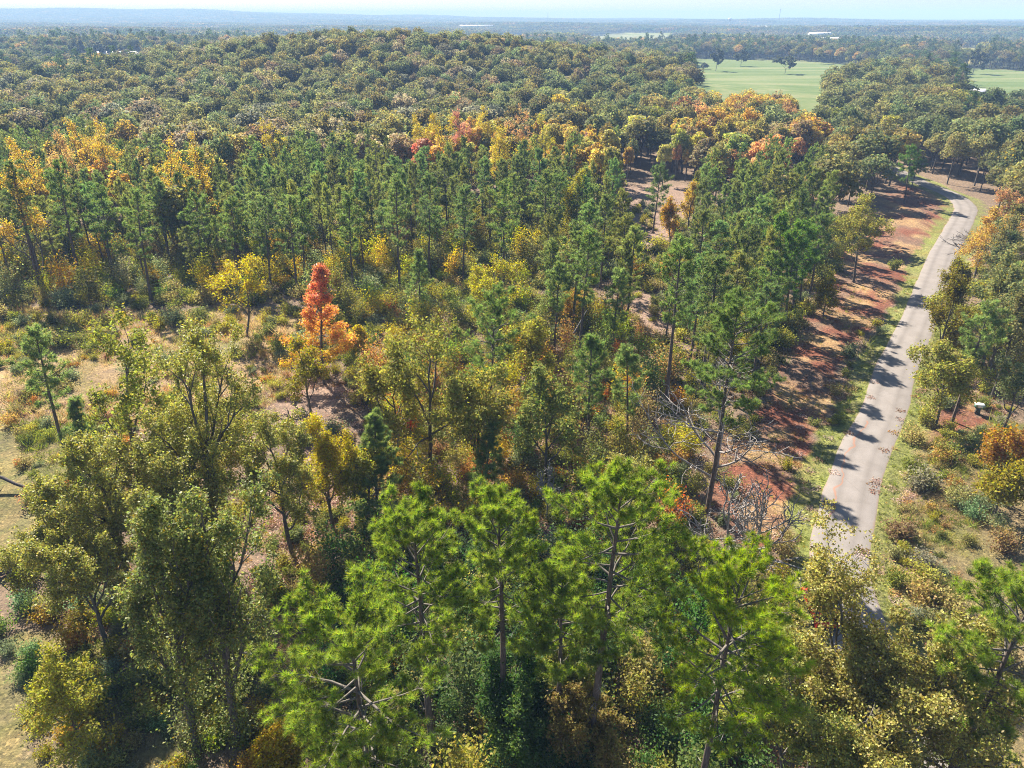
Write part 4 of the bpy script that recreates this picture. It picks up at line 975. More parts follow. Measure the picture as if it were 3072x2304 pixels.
# ------------------------------------------------------------------ countless things: one object each, drawn as instances
def instanced(name, label, pts, rotz, scale, pick, tint, protos):
    """protos: meshes; they live in an unlinked collection that only this object's nodes read"""
    pc = bpy.data.collections.new(name+'_shapes')
    for i, me in enumerate(protos):
        pc.objects.link(bpy.data.objects.new('%s_shape_%02d' % (name, i), me))
    me = bpy.data.meshes.new(name)
    me.vertices.add(len(pts)); me.vertices.foreach_set('co', np.asarray(pts, np.float32).ravel())
    n = len(pts)
    def attr(nm, typ, key, val): me.attributes.new(nm, typ, 'POINT').data.foreach_set(key, np.asarray(val).ravel())
    attr('turn', 'FLOAT_VECTOR', 'vector', np.column_stack([np.zeros(n), np.zeros(n), rotz]).astype(np.float32))
    attr('size', 'FLOAT_VECTOR', 'vector', np.asarray(scale, np.float32))
    attr('pick', 'INT', 'value', np.asarray(pick, np.int32))
    attr('tint', 'FLOAT_COLOR', 'color', np.column_stack([tint, np.ones(n)]).astype(np.float32))
    o = bpy.data.objects.new(name, me); col.objects.link(o)
    g = bpy.data.node_groups.new(name, 'GeometryNodeTree')
    g.interface.new_socket('Geometry', in_out='INPUT', socket_type='NodeSocketGeometry')
    g.interface.new_socket('Geometry', in_out='OUTPUT', socket_type='NodeSocketGeometry')
    N = g.nodes.new; gi, go = N('NodeGroupInput'), N('NodeGroupOutput')
    iop = N('GeometryNodeInstanceOnPoints'); ci = N('GeometryNodeCollectionInfo')
    ci.inputs['Collection'].default_value = pc
    ci.inputs['Separate Children'].default_value = True; ci.inputs['Reset Children'].default_value = True
    def named(nm, typ):
        a = N('GeometryNodeInputNamedAttribute'); a.data_type = typ; a.inputs['Name'].default_value = nm; return a.outputs['Attribute']
    L = g.links.new
    L(gi.outputs[0], iop.inputs['Points']); L(ci.outputs[0], iop.inputs['Instance'])
    iop.inputs['Pick Instance'].default_value = True
    L(named('pick', 'INT'), iop.inputs['Instance Index'])
    L(named('turn', 'FLOAT_VECTOR'), iop.inputs['Rotation']); L(named('size', 'FLOAT_VECTOR'), iop.inputs['Scale'])
    L(iop.outputs[0], go.inputs[0])
    md = o.modifiers.new('instances', 'NODES'); md.node_group = g
    tag(o, label, kind='stuff')
    return o

far_protos = [far_tree(900+i, 17, 2.6, 'pine').mesh('f', [M['leaf_i'], M['bark']]) for i in range(4)]+\
             [far_tree(920+i, 15, 4.1, 'oak').mesh('f', [M['leaf_i'], M['oakbark']]) for i in range(5)]
if rest:
    pts, rz, sc, pk, tn = [], [], [], [], []
    for _, sp, mixn, zn, x, y, h, wsc, tt, v, hs in rest:
        pts.append((x, y, float(ground_z(x, y))-.05)); rz.append(rng.uniform(0, 6.28))
        sc.append((wsc, wsc, h/(17 if sp == 'pine' else 15))); pk.append(rng.randint(4) if sp == 'pine' else 4+rng.randint(5)); tn.append(tt)
    instanced('forest', 'mass of treetops behind the nearer trees', pts, rz, sc, pk, tn, far_protos)

fields = [p for n_, p, s_, m_ in ZONES if n_ in ('pasture', 'far pasture', 'house lawn', 'distant meadow', 'distant strip', 'tan meadow')]
stands = [p for n_, p, s_, m_ in ZONES if n_ in PLACE]
def far_points(r0, r1, step, seed):
    rs = np.random.RandomState(seed)
    gx = np.arange(-r1*.78, r1*.78, step); gy = np.arange(r0*.75, r1, step*.9)
    X, Y = np.meshgrid(gx, gy); X = X.ravel(); Y = Y.ravel()
    X = X+rs.uniform(-.45, .45, len(X))*step; Y = Y+rs.uniform(-.45, .45, len(Y))*step
    D = np.hypot(X, Y)
    ok = (D > r0) & (D < r1) & (np.abs(X) < .80*Y+40)
    for p in fields+stands+FIELD_VIEW: ok &= ~inside(p, X, Y)
    ok &= (road_dist(X, Y) > 6)
    # ragged gaps between woods
    ok &= (vnoise(X/160, Y/160, 81)+.5*vnoise(X/60, Y/60, 82)) > -.95
    return X[ok], Y[ok], rs
def wood_tints(X, Y, rs):
    n = len(X)
    pal = np.array([(.15, .165, .06), (.21, .18, .09), (.09, .14, .05), (.23, .22, .06), (.40, .28, .11), (.11, .14, .055)])
    pw = np.array([.33, .2, .16, .15, .03, .13])
    k = rs.choice(len(pal), n, p=pw)
    return pal[k]*rs.uniform(.7, 1.3, (n, 1)), k
for r0, r1, step, seed, nm in ((60, 1150, 9.6, 91, 'forest'),):
    X, Y, rs = far_points(r0, r1, step, seed)
    keep = (np.hypot(X, Y) > 330) | (X > 140)
    # the wedge between the stands is filled by them; only ground outside them gets trees here
    X, Y = X[keep], Y[keep]
    tn, k = wood_tints(X, Y, rs)
    sc = rs.uniform(.75, 1.25, len(X))
    instanced(nm, 'far woods stretching away behind the stands', np.column_stack([X, Y, ground_z(X, Y)-.05]), rs.uniform(0, 6.28, len(X)),
              np.column_stack([sc*1.4, sc*1.4, sc*rs.uniform(.9, 1.2, len(X))]), np.where(k == 2, rs.randint(0, 4, len(X)), rs.randint(4, 9, len(X))), tn, far_protos)

def canopy_patch(seed, size=44, n=26):
    rs = np.random.RandomState(seed); mb = MB()
    for i in range(n):
        c = np.array([rs.uniform(-.5, .5)*size, rs.uniform(-.5, .5)*size, rs.uniform(6.5, 9.5)])
        R = rs.uniform(3.4, 5.6); hh = rs.uniform(5, 7)
        k = 46
        d = unit(rs.normal(0, 1, (k, 3))); d[:, 2] = np.abs(d[:, 2])*1.2-.55
        leaves(mb, rs, c+d*np.array([R, R, hh])*rs.uniform(.7, 1, (k, 1)), 2.3, up=.3, width=.85, out=d*1.2)
        mb.qr[-1] = np.clip(rs.uniform(0, .7)+rs.uniform(0, .3, k), 0, 1)
        mb.tube([[c[0], c[1], -1], [c[0], c[1], 9]], [.3, .2], 3, 1)
    return mb.mesh('canopy', [M['leaf_i'], M['oakbark']])
canopies = [canopy_patch(70+i) for i in range(6)]
X, Y, rs = far_points(1150, 7800, 40, 93)
D = np.hypot(X, Y)
tn, k = wood_tints(X, Y, rs)
sc = rs.uniform(.85, 1.2, len(X))
instanced('forest', 'hazy wooded country stretching to the horizon', np.column_stack([X, Y, ground_z(X, Y)-.3]), rs.uniform(0, 6.28, len(X)),
          np.column_stack([sc, sc, sc]), rs.randint(0, 6, len(X)), tn*.9, canopies)

# ------------------------------------------------------------------ undergrowth: saplings, shrubs, grass, leaf litter
def shrub_mesh(seed, kind, mat):
    rs = np.random.RandomState(seed); wood, crown = MB(), MB()
    C = []
    ns = {'shrub': 9, 'sapling': 6, 'weed': 14}[kind]
    H = {'shrub': 1.6, 'sapling': 4.0, 'weed': 1.1}[kind]
    for i in range(ns):
        a = rs.uniform(0, 6.28); out = rs.uniform(.15, .6)*(1.0 if kind != 'sapling' else .3)
        p = np.array([cos(a)*.12, sin(a)*.12, -.1]); d = unit(np.array([cos(a)*out, sin(a)*out, 1.]))
        L = H*rs.uniform(.6, 1.05); pts = [p]
        for k in range(4):
            d = unit(d+rs.normal(0, .15, 3)); p = p+d*L/4; pts.append(p)
        pts = np.array(pts); wood.tube(pts, np.linspace(.03 if kind == 'sapling' else .018, .006, 5), 3)
        m = {'shrub': 130, 'sapling': 190, 'weed': 70}[kind]
        s = rs.uniform(.9 if kind == 'shrub' else 1.1, 4, m); i0 = np.minimum(s.astype(int), 3)
        q = pts[i0]+(pts[i0+1]-pts[i0])*(s-i0)[:, None]
        C.append(q+rs.normal(0, {'shrub': .24, 'sapling': .36, 'weed': .13}[kind], (m, 3)))
    C = np.vstack(C); C[:, 2] = np.maximum(C[:, 2], .05)
    leaves(crown, rs, C, {'shrub': .16, 'sapling': .19, 'weed': .13}[kind], up=.7)
    return wood.mesh('stem', [M['oakbark']], True), crown.mesh('foliage', [mat])

SAPS = [shrub_mesh(300+i, 'sapling', M['maple']) for i in range(4)]
SHRUBS = [shrub_mesh(320+i, 'shrub', M['maple']) for i in range(4)]
WEEDS = [shrub_mesh(340+i, 'weed', M['maple']) for i in range(3)]
PAL = {'sap': [((.25, .24, .04), 'yellow-green'), ((.15, .18, .04), 'green'), ((.40, .32, .04), 'yellow'), ((.27, .24, .06), 'olive'), ((.28, .21, .08), 'tan'), ((.21, .22, .05), 'olive-green'), ((.44, .24, .07), 'orange')],
 'ysap': [((.44, .36, .035), 'yellow'), ((.33, .29, .035), 'yellow-green'), ((.17, .18, .045), 'green'), ((.30, .26, .10), 'straw-coloured')],
 'brush': [((.22, .25, .11), 'grey-green'), ((.33, .29, .09), 'straw-yellow'), ((.24, .20, .09), 'brownish'), ((.19, .22, .05), 'green'), ((.28, .30, .16), 'silvery')],
 'scrub': [((.46, .22, .06), 'orange'), ((.42, .36, .06), 'yellow'), ((.20, .22, .05), 'green'), ((.36, .27, .12), 'tan')],
 'lush': [((.29, .27, .03), 'yellow-green'), ((.16, .20, .045), 'green'), ((.38, .29, .045), 'golden'), ((.19, .22, .10), 'grey-green')],
 'shade': [((.08, .14, .03), 'dark green'), ((.11, .16, .04), 'green'), ((.28, .25, .07), 'olive-tan'), ((.07, .12, .03), 'deep green')]}  # dark greens put the shade beneath the near pines into the leaf colour
WHERE = {'middle undergrowth': ('in the tangle among the middle trees', ('sapling', 'shrub')), 'stand edge undergrowth': ('under the front pines of the dense stand', ('sapling', 'shrub')),
 'roadside brush': ('in the brush right of the road', ('shrub', 'weed')), 'left clearing': ('in the grassy clearing at the left', ('shrub', 'weed')),
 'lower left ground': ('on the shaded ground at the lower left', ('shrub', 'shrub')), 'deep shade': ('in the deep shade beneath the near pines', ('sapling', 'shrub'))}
WSHORT = {'middle undergrowth': 'middle tangle', 'stand edge undergrowth': 'stand edge', 'roadside brush': 'right-hand brush',
 'left clearing': 'grassy clearing', 'lower left ground': 'shaded lower left', 'deep shade': 'pine shade'}
under = []
for zn, poly, step, mixs in ZONES:
    if zn not in WHERE: continue
    P = np.array(poly); key = mixs.split(':')[0]
    gx = np.arange(P[:, 0].min(), P[:, 0].max(), step); gy = np.arange(P[:, 1].min(), P[:, 1].max(), step)
    X, Y = np.meshgrid(gx, gy); X = X.ravel()+rng.uniform(-.5, .5, X.size)*step; Y = Y.ravel()+rng.uniform(-.5, .5, Y.size)*step
    ok = inside(poly, X, Y) & (road_dist(X, Y) > 4.3) & (np.abs(X) < .8*Y+8)
    for p in open_ground: ok &= ~inside(p, X, Y)
    lit = [p for k_, p in SOILS if k_ == 'litter'][0]
    ok &= ~(inside(lit, X, Y) & (rng.uniform(0, 1, len(X)) < .8))
    for x, y in zip(X[ok], Y[ok]):
        kinds = WHERE[zn][1]; kd = kinds[0] if rng.uniform() < .5 else kinds[1]
        under.append((dist(x, y), kd, key, zn, x, y))
under.sort()
counts = {}; more = []
for D, kd, key, zn, x, y in under:
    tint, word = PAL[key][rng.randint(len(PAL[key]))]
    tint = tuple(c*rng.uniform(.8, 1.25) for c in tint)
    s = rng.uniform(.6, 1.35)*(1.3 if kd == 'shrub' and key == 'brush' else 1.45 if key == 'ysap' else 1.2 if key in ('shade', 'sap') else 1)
    loc = (x, y, float(ground_z(x, y))-.05)
    if counts.get(kd, 0) >= 270 or kd == 'weed':
        more.append((loc, kd, tint, s)); continue
    counts[kd] = counts.get(kd, 0)+1
    me = {'sapling': SAPS, 'shrub': SHRUBS}[kd][rng.randint(4)]
    size = 'low ' if s < .85 else 'tall ' if s > 1.15 else ''
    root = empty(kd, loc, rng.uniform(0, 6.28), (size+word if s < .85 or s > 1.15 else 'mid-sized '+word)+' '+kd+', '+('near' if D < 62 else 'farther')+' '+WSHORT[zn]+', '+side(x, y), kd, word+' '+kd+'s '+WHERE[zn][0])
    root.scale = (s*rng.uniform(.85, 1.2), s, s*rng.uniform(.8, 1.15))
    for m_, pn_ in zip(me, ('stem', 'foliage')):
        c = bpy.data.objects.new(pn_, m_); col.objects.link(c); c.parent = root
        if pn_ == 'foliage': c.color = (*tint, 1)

def blades(seed, n, h, spread, w, flop):
    rs = np.random.RandomState(seed); mb = MB()
    a = rs.uniform(0, 6.28, n); r = np.abs(rs.normal(0, spread, n))
    o = np.column_stack([np.cos(a)*r, np.sin(a)*r, np.full(n, -.03)])
    d = unit(np.column_stack([rs.normal(0, flop, n), rs.normal(0, flop, n), np.ones(n)])); L = h*rs.uniform(.5, 1.2, (n, 1))
    sd = unit(np.cross(d, rs.normal(0, 1, (n, 3))))*w
    v = np.stack([o-sd, o+sd, o+d*L+np.column_stack([d[:, 0], d[:, 1], -.3*np.ones(n)])*L*.3], 1)
    mb.tris(v.reshape(-1, 3), np.arange(n*3).reshape(-1, 3), 0, rs.uniform(0, 1, n))
    return mb.mesh('blades', [M['leaf_i']])
def litter_patch(seed, n=70, s=.55, size=.17):
    rs = np.random.RandomState(seed); mb = MB()
    c = np.column_stack([rs.uniform(-s, s, n), rs.uniform(-s, s, n), np.abs(rs.normal(.03, .04, n))])
    leaves(mb, rs, c, size, up=2.5)
    return mb.mesh('fallen', [M['leaf_i']])
GRASS = [blades(1, 34, .42, .22, .014, .5), blades(2, 40, .30, .26, .014, .6), blades(3, 26, .75, .16, .014, .35)]
LITTER = [litter_patch(i) for i in range(3)]
WEED_I = []
for k_, lst in (('weed', WEEDS), ('shrub', SHRUBS), ('sapling', SAPS)):
    for w_, c_ in lst[:3]:
        m_ = c_.copy(); m_.materials.clear(); m_.materials.append(M['leaf_i']); WEED_I.append(m_)
def cover(step, seed, r0, r1):
    rs = np.random.RandomState(seed)
    gx = np.arange(-r1*.8, r1*.8, step); gy = np.arange(r0*.8, r1, step)
    X, Y = np.meshgrid(gx, gy); X = X.ravel()+rs.uniform(-.5, .5, X.size)*step; Y = Y.ravel()+rs.uniform(-.5, .5, Y.size)*step
    D = np.hypot(X, Y)
    ok = (D > r0) & (D < r1) & (np.abs(X) < .76*Y+4)
    X, Y = X[ok], Y[ok]
    w, d = soil_at(X, Y)
    return X, Y, w, d, rs
gp, gs, gk, gt, gr = [], [], [], [], []
for step, r0, r1, mul in ((.55, 22, 75, 1.0), (.95, 75, 150, 1.5)):
    X, Y, w, d, rs = cover(step, 7+int(r0), r0, r1)
    n = len(X)
    patch = vnoise(X/3.5, Y/3.5, 41)+.5*vnoise(X/1.1, Y/1.1, 42)
    dens = np.clip(w['verge']*.95+w['green']*(.75+.3*patch)+w['dry']*(.8+.3*patch)+w['brush']*(.8+.3*patch)+w['clay']*np.clip(.25+.7*vnoise(X/4, Y/4, 35), .04, .8)+w['litter']*.10*(1+patch)+w['bare']*.10, 0, 1)
    none = (w['verge']+w['green']+w['dry']+w['brush']+w['clay']+w['litter']+w['bare']) == 0
    dens = np.where(none, .22*(1+patch), dens)
    ok = (rs.uniform(0, 1, n) < dens) & (d > ROAD_HALF+.05)
    g_ = np.array((.19, .22, .04)); y_ = np.array((.32, .30, .08)); t_ = np.array((.42, .31, .15)); o_ = np.array((.44, .26, .10))
    gsh = np.clip(w['verge']*.9+w['green']*(.55+.5*patch)+w['brush']*.4+none*.3+.3*patch, 0, 1)
    u = rs.uniform(0, 1, n)
    c = np.where((u < gsh)[:, None], g_, np.where((rs.uniform(0, 1, n) < .5)[:, None], t_, np.where((rs.uniform(0, 1, n) < .75)[:, None], y_, o_)))
    c = c*rs.uniform(.7, 1.3, (n, 1))
    s = rs.uniform(.5, 1.55, n)*(1+.5*np.clip(patch, -.6, 1))*mul*np.where(w['verge'] > 0, .6, 1)*np.where(w['clay'] > 0, .55, 1)
    pk = np.where(w['verge']+w['clay'] > 0, rs.randint(0, 2, n), rs.randint(0, 3, n))
    gp.append(np.column_stack([X, Y, ground_z(X, Y)])[ok]); gs.append(np.column_stack([s*1.2, s*1.2, s])[ok]); gk.append(pk[ok]); gt.append(c[ok]); gr.append(rs.uniform(0, 6.28, n)[ok])
instanced('grass', 'tufts of green and tan grass', np.vstack(gp), np.concatenate(gr), np.vstack(gs), np.concatenate(gk), np.vstack(gt), GRASS)
X, Y, w, d, rs = cover(.8, 77, 22, 105)
n = len(X)
none = (w['verge']+w['green']+w['dry']+w['brush']+w['clay']+w['bare']) == 0
ok = (rs.uniform(0, 1, n) < np.where(w['litter'] > 0, .95, np.where(none, .6, np.where(w['bare']+w['dry'] > 0, .2, .05)))) & ((d > ROAD_HALF+.3) | ((d > ROAD_HALF-.9) & (rs.uniform(0, 1, n) < .5)))
lt = np.array([(.42, .29, .23), (.34, .2, .13), (.28, .16, .09), (.48, .36, .30), (.4, .23, .08)])[rs.randint(0, 5, n)]*rs.uniform(.75, 1.2, (n, 1))
instanced('fallen_leaves', 'pinkish brown fallen leaves on the forest floor', np.column_stack([X, Y, ground_z(X, Y)+np.where(d < ROAD_HALF+.3, .075, .03)])[ok], rs.uniform(0, 6.28, n)[ok], np.full((n, 3), 1.0)[ok],
          rs.randint(0, 3, n)[ok], lt[ok], LITTER)
# weeds and the undergrowth beyond what is built singly
wp, wsx, wk, wt = [], [], [], []
for loc, kd, tint, s in more:
    wp.append(loc); wsx.append((s, s, s)); wk.append({'weed': 0, 'shrub': 3, 'sapling': 6}[kd]+rng.randint(3)); wt.append(tint)
X, Y, w, d, rs = cover(1.5, 78, 22, 190)
n = len(X); D = np.hypot(X, Y)
none = (w['verge']+w['green']+w['dry']+w['brush']+w['clay']+w['bare']) == 0
pr = np.where(w['brush'] > 0, .42, np.where(w['green'] > 0, .62, np.where(w['dry'] > 0, .2, np.where(none, .42+.1*(D > 100), np.where(w['bare'] > 0, .12, np.where(w['clay'] > 0, .006, .02))))))
ok = (rs.uniform(0, 1, n) < pr*(1+.8*vnoise(X/6, Y/6, 55))) & (d > ROAD_HALF+1.5)
pal = np.array([(.20, .22, .04), (.30, .27, .04), (.17, .18, .045), (.32, .27, .10), (.22, .25, .12), (.34, .32, .06)])
for x, y, D_ in zip(X[ok], Y[ok], D[ok]):
    wp.append((x, y, float(ground_z(x, y))-.05)); s = rs.uniform(.6, 1.5)*(1+.5*(D_ > 100))
    wsx.append((s, s, s*rs.uniform(.7, 1.1))); wk.append(rs.choice([0, 1, 2, 3, 4, 5], p=[.25, .25, .2, .1, .1, .1])); wt.append(pal[rs.randint(6)]*rs.uniform(.8, 1.2))
instanced('undergrowth', 'weeds and low brush between the trees', wp, rng.uniform(0, 6.28, len(wp)), wsx, wk, np.array(wt), WEED_I)


# ------------------------------------------------------------------ dead wood on the ground
def gpt(k, dz=0.):
    x, y = SPOTS[k]
    return np.array([x, y, float(ground_z(x, y))+dz])
def log(label, p, q, r, mat, name='fallen_log', cat='log', stubs=3, seed=0):
    rs = np.random.RandomState(seed)
    p = np.array(p, float); q = np.array(q, float)
    ts = np.linspace(0, 1, 7)[:, None]
    pts = (q-p)*ts+rs.normal(0, r*.35, (7, 3))*np.array([1, 1, .4])
    root = empty(name, p, 0, label, cat)
    mb = MB(); mb.tube(pts, np.linspace(r, r*.55, 7), 7, 0, True); mb.build('trunk', mat, root, True)
    for i in range(stubs):
        a = pts[rs.randint(2, 6)]; d = rs.normal(0, 1, 3); d[2] = abs(d[2]); d = unit(d)
        mb = MB(); mb.tube(np.array([a, a+d*rs.uniform(.4, 1.1), a+d*rs.uniform(1.2, 1.9)+rs.normal(0, .2, 3)]), [r*.4, r*.3, .02], 4)
        mb.build('limb', mat, root, True)
    return root
M['dampwood'] = solid('damp_log_wood', (.10, .085, .08), .9, .15, 3., .4, stretch=(3, 3, 1))
P0 = gpt('log')
log('dark fallen log lying at the left edge below the leafy oak', P0+[-3.5, -1.6, .3], P0+[2.6, 1.5, .35], .34, M['dampwood'], seed=1)
P0 = gpt('leaner')
log('dark dead trunk leaning in from the left edge beneath the lone pine', P0+[-4.5, .6, 2.6], P0+[3.2, -1.0, .15], .22, M['dampwood'], seed=2, stubs=1)
P0 = gpt('pole_a')
log('thin pale pole lying beside the brush pile', P0+[-2.2, .3, .25], P0+[1.3, -.2, .2], .10, M['dead'], 'fallen_pole', 'pole', 1, 3)
P0 = gpt('stick_a')
log('short bleached stick on the leaf litter by the vine-wrapped oaks', P0+[-.7, -.4, .1], P0+[.7, .5, .12], .05, M['dead'], 'fallen_stick', 'stick', 0, 4)
P0 = gpt('fallen_pole')
log('long pale pole propped against a pine by the shady dirt patch', P0+[-4.0, -33.5, .2], P0+[-.6, -31.5, 5.5], .13, M['dead'], 'fallen_pole', 'pole', 1, 5)
P0 = gpt('brush_pile')
root = empty('brush_pile', P0, 0, 'heap of dead branches on the shaded ground at the lower left', 'brush pile')
rs = np.random.RandomState(8)
for i in range(46):
    a = rs.uniform(0, 6.28); c = np.array([rs.normal(0, 1.1), rs.normal(0, .6), rs.uniform(.1, .9)]); L = rs.uniform(.9, 2.6)
    d = unit(np.array([cos(a), .6*sin(a), rs.normal(0, .22)]))
    mb = MB(); mb.tube(np.array([c-d*L*.5, c+rs.normal(0, .1, 3), c+d*L*.5]), [.05, .038, .015], 4)
    mb.build('branch', M['dead'] if i % 3 == 0 else M['dampwood'], root, True)
P0 = gpt('stump')
root = empty('tree_stump', P0, 0, 'broken grey stump with a pale top at the left edge shade', 'stump')
mb = MB(); a = np.linspace(0, 2*pi, 13)[:-1]
mb.tube([[0, 0, -.2], [0, 0, .15], [.03, 0, .6], [.05, 0, 1.1]], [.52, .42, .36, .34], 10); mb.build('trunk', M['dampwood'], root, True)
mb = MB(); mb.tube([[.05, 0, 1.08], [.07, .05, 1.3], [.1, .05, 1.62]], [.34, .25, .04], 7, 0, True); mb.build('splinter', M['dead'], root, True)
# leaning dead limb over the road
P0, P1 = gpt('snag_base'), gpt('snag_tip')
root = empty('dead_tree', P0, 0, 'whitish dead tree stretching its long bare limb out over the road edge', 'dead tree')
rs = np.random.RandomState(31)
mb = MB(); mb.tube([[0, 0, -.3], [.1, .2, 2.2], [.5, .3, 4.0], [.6, .3, 5.1]], [.17, .14, .12, .06], 6); mb.build('trunk', M['dead'], root, True)
def dead_limb(p, d, L, r, depth):
    mb = MB()
    def go(p, d, L, r, k):
        pts = [p]
        for i in range(5):
            d = unit(d+rs.normal(0, .16, 3)); p = p+d*L/5; pts.append(p)
        mb.tube(np.array(pts), np.linspace(r, r*.35, 6), 4)
        if k:
            for j in range(4):
                s = rs.randint(1, 6); go(pts[s], unit(d+rs.normal(0, .55, 3)), L*rs.uniform(.3, .55), max(.012, r*.5), k-1)
    go(np.array(p, float), unit(np.array(d, float)), L, r, depth)
    mb.build('limb', M['dead'], root, True)
dead_limb([.5, .3, 4.0], [1, -.35, .12], 7.6, .09, 2)
dead_limb([.5, .3, 4.0], [.8, .5, .35], 3.2, .06, 2)
dead_limb([.3, .25, 3.1], [-.6, -.4, .5], 2.4, .05, 1)

# ------------------------------------------------------------------ cars
def paint(name, c): return solid(name, c, .28, .6)
M['redpaint'] = paint('red_car_paint', (.55, .028, .015)); M['whitepaint'] = paint('white_car_paint', (.75, .75, .74))
M['carglass'] = solid('tinted_car_glass', (.015, .018, .022), .06, .8)
M['rubber'] = solid('tyre_rubber', (.02, .02, .02), .8, .3)
M['rim'] = solid('wheel_alloy', (.45, .45, .46), .35, .5, metal=.7)
M['lamp'] = solid('tail_lamp_plastic', (.45, .02, .015), .2, .6)
M['headlamp'] = solid('head_lamp_glass', (.7, .7, .68), .1, .7)
M['blacktrim'] = solid('black_plastic_trim', (.02, .02, .022), .5, .3)
def car(label, loc, rz, body_mat):
    root = empty('parked_car', loc, rz, label, 'car')
    L = 2.2; W = .9
    # side profile of the lower body, front at +x
    prof = np.array([(-L, .42), (-L-.03, .75), (-L+.02, 1.02), (-1.0, 1.06), (.75, 1.05), (1.35, .98), (2.0, .86), (L, .72), (L+.02, .45), (1.9, .30), (-1.9, .30)])
    def shell(prof, w0, w1, zlo, zhi):
        n = len(prof); V = []
        for sgn, wf in ((-1, 1), (1, 1)):
            for x, z in prof:
                t = np.clip((z-zlo)/(zhi-zlo), 0, 1); V.append((x, sgn*(w0+(w1-w0)*t), z))
        V = np.array(V)
        f = [[i, (i+1) % n, n+(i+1) % n, n+i] for i in range(n)]
        mb = MB(); mb.quads(V, f)
        for s in (0, n):
            c = np.vstack([V[s:s+n], V[s:s+n].mean(0)])
            mb.tris(c, [[i, (i+1) % n, n] for i in range(n)])
        return mb
    b = shell(prof, W, W-.06, .4, 1.05).build('body', body_mat, root)
    bv = b.modifiers.new('edge', 'BEVEL'); bv.width = .05; bv.segments = 2; bv.limit_method = 'ANGLE'
    cab = np.array([(-2.05, 1.04), (-1.85, 1.55), (.05, 1.58), (.95, 1.04)])
    shell(cab, W-.07, W-.22, 1.04, 1.58).build('window', M['carglass'], root)
    mb = MB(); mb.box([-.92, 0, 1.60], [1.0, W-.2, .035], taper=.96); mb.build('roof', body_mat, root)
    for sgn in (-1, 1):
        for x0, x1 in ((-1.98, -1.84), (-1.02, -.98), (-.05, -.02), (.93, .10)):
            mb = MB(); mb.tube([[x0, sgn*(W-.065), 1.04], [x1, sgn*(W-.20), 1.58]], [.045, .04], 4); mb.build('pillar', body_mat, root)
        mb = MB(); mb.box([.62, sgn*(W+.08), 1.10], [.07, .09, .06]); mb.build('mirror', body_mat, root)
        for x in (-1.38, 1.36):
            w = empty('wheel', (x, sgn*(W-.10), .34)); w.parent = root
            mb = MB(); mb.tube([[0, -.11, 0], [0, .11, 0]], [.34, .34], 18, 0, True); mb.build('tyre', M['rubber'], w)
            mb = MB(); mb.tube([[0, -.118, 0], [0, .118, 0]], [.20, .20], 12, 0, True); mb.build('rim', M['rim'], w)
        mb = MB(); mb.box([-L-.02, sgn*(W-.16), .88], [.03, .12, .10]); mb.build('tail_light', M['lamp'], root)
        mb = MB(); mb.box([L-.05, sgn*(W-.20), .74], [.06, .14, .06]); mb.build('headlight', M['headlamp'], root)
        mb = MB(); mb.box([0, sgn*(W+.005), .42], [1.0, .02, .07]); mb.build('sill', M['blacktrim'], root)
    for x in (-L-.05, L+.03):
        mb = MB(); mb.box([x, 0, .48], [.06, W-.05, .10]); mb.build('bumper', M['blacktrim'], root)
    return root
cx_, cy_ = SPOTS['car']
car('red car parked at the road edge, half hidden behind pine and oak branches', (cx_+1.2, cy_, float(ground_z(cx_, cy_))+.03), radians(86), M['redpaint'])
wx_, wy_ = SPOTS['white_car']
car('tiny white car on the lawn left of the distant white-roofed house', (wx_, wy_, float(ground_z(wx_, wy_))+.1), radians(10), M['whitepaint'])

# ------------------------------------------------------------------ utility box by the right verge
M['boxgreen'] = solid('pale_green_enamel', (.10, .22, .17), .5, .4, 4., .15)
M['boxwhite'] = solid('white_enamel', (.78, .80, .78), .4, .4)
M['post'] = solid('dark_steel_post', (.06, .07, .07), .5, .4)
bx_, by_ = SPOTS['box']
root = empty('utility_box', (bx_, by_, float(ground_z(bx_, by_))), radians(-18), 'white-topped green utility box on a dark stand beside the leaning pine', 'utility box')
mb = MB(); mb.box([0, 0, .42], [.26, .2, .44], taper=.85); mb.build('stand', M['post'], root)
mb = MB(); mb.box([0, 0, 1.06], [.48, .30, .22]); b = mb.build('case', M['boxgreen'], root)
mb = MB(); mb.box([0, 0, 1.32], [.54, .36, .05], taper=.9); mb.build('lid', M['boxwhite'], root)
mb = MB(); mb.box([.05, -.31, 1.08], [.30, .012, .13]); mb.build('door', M['boxwhite'], root)

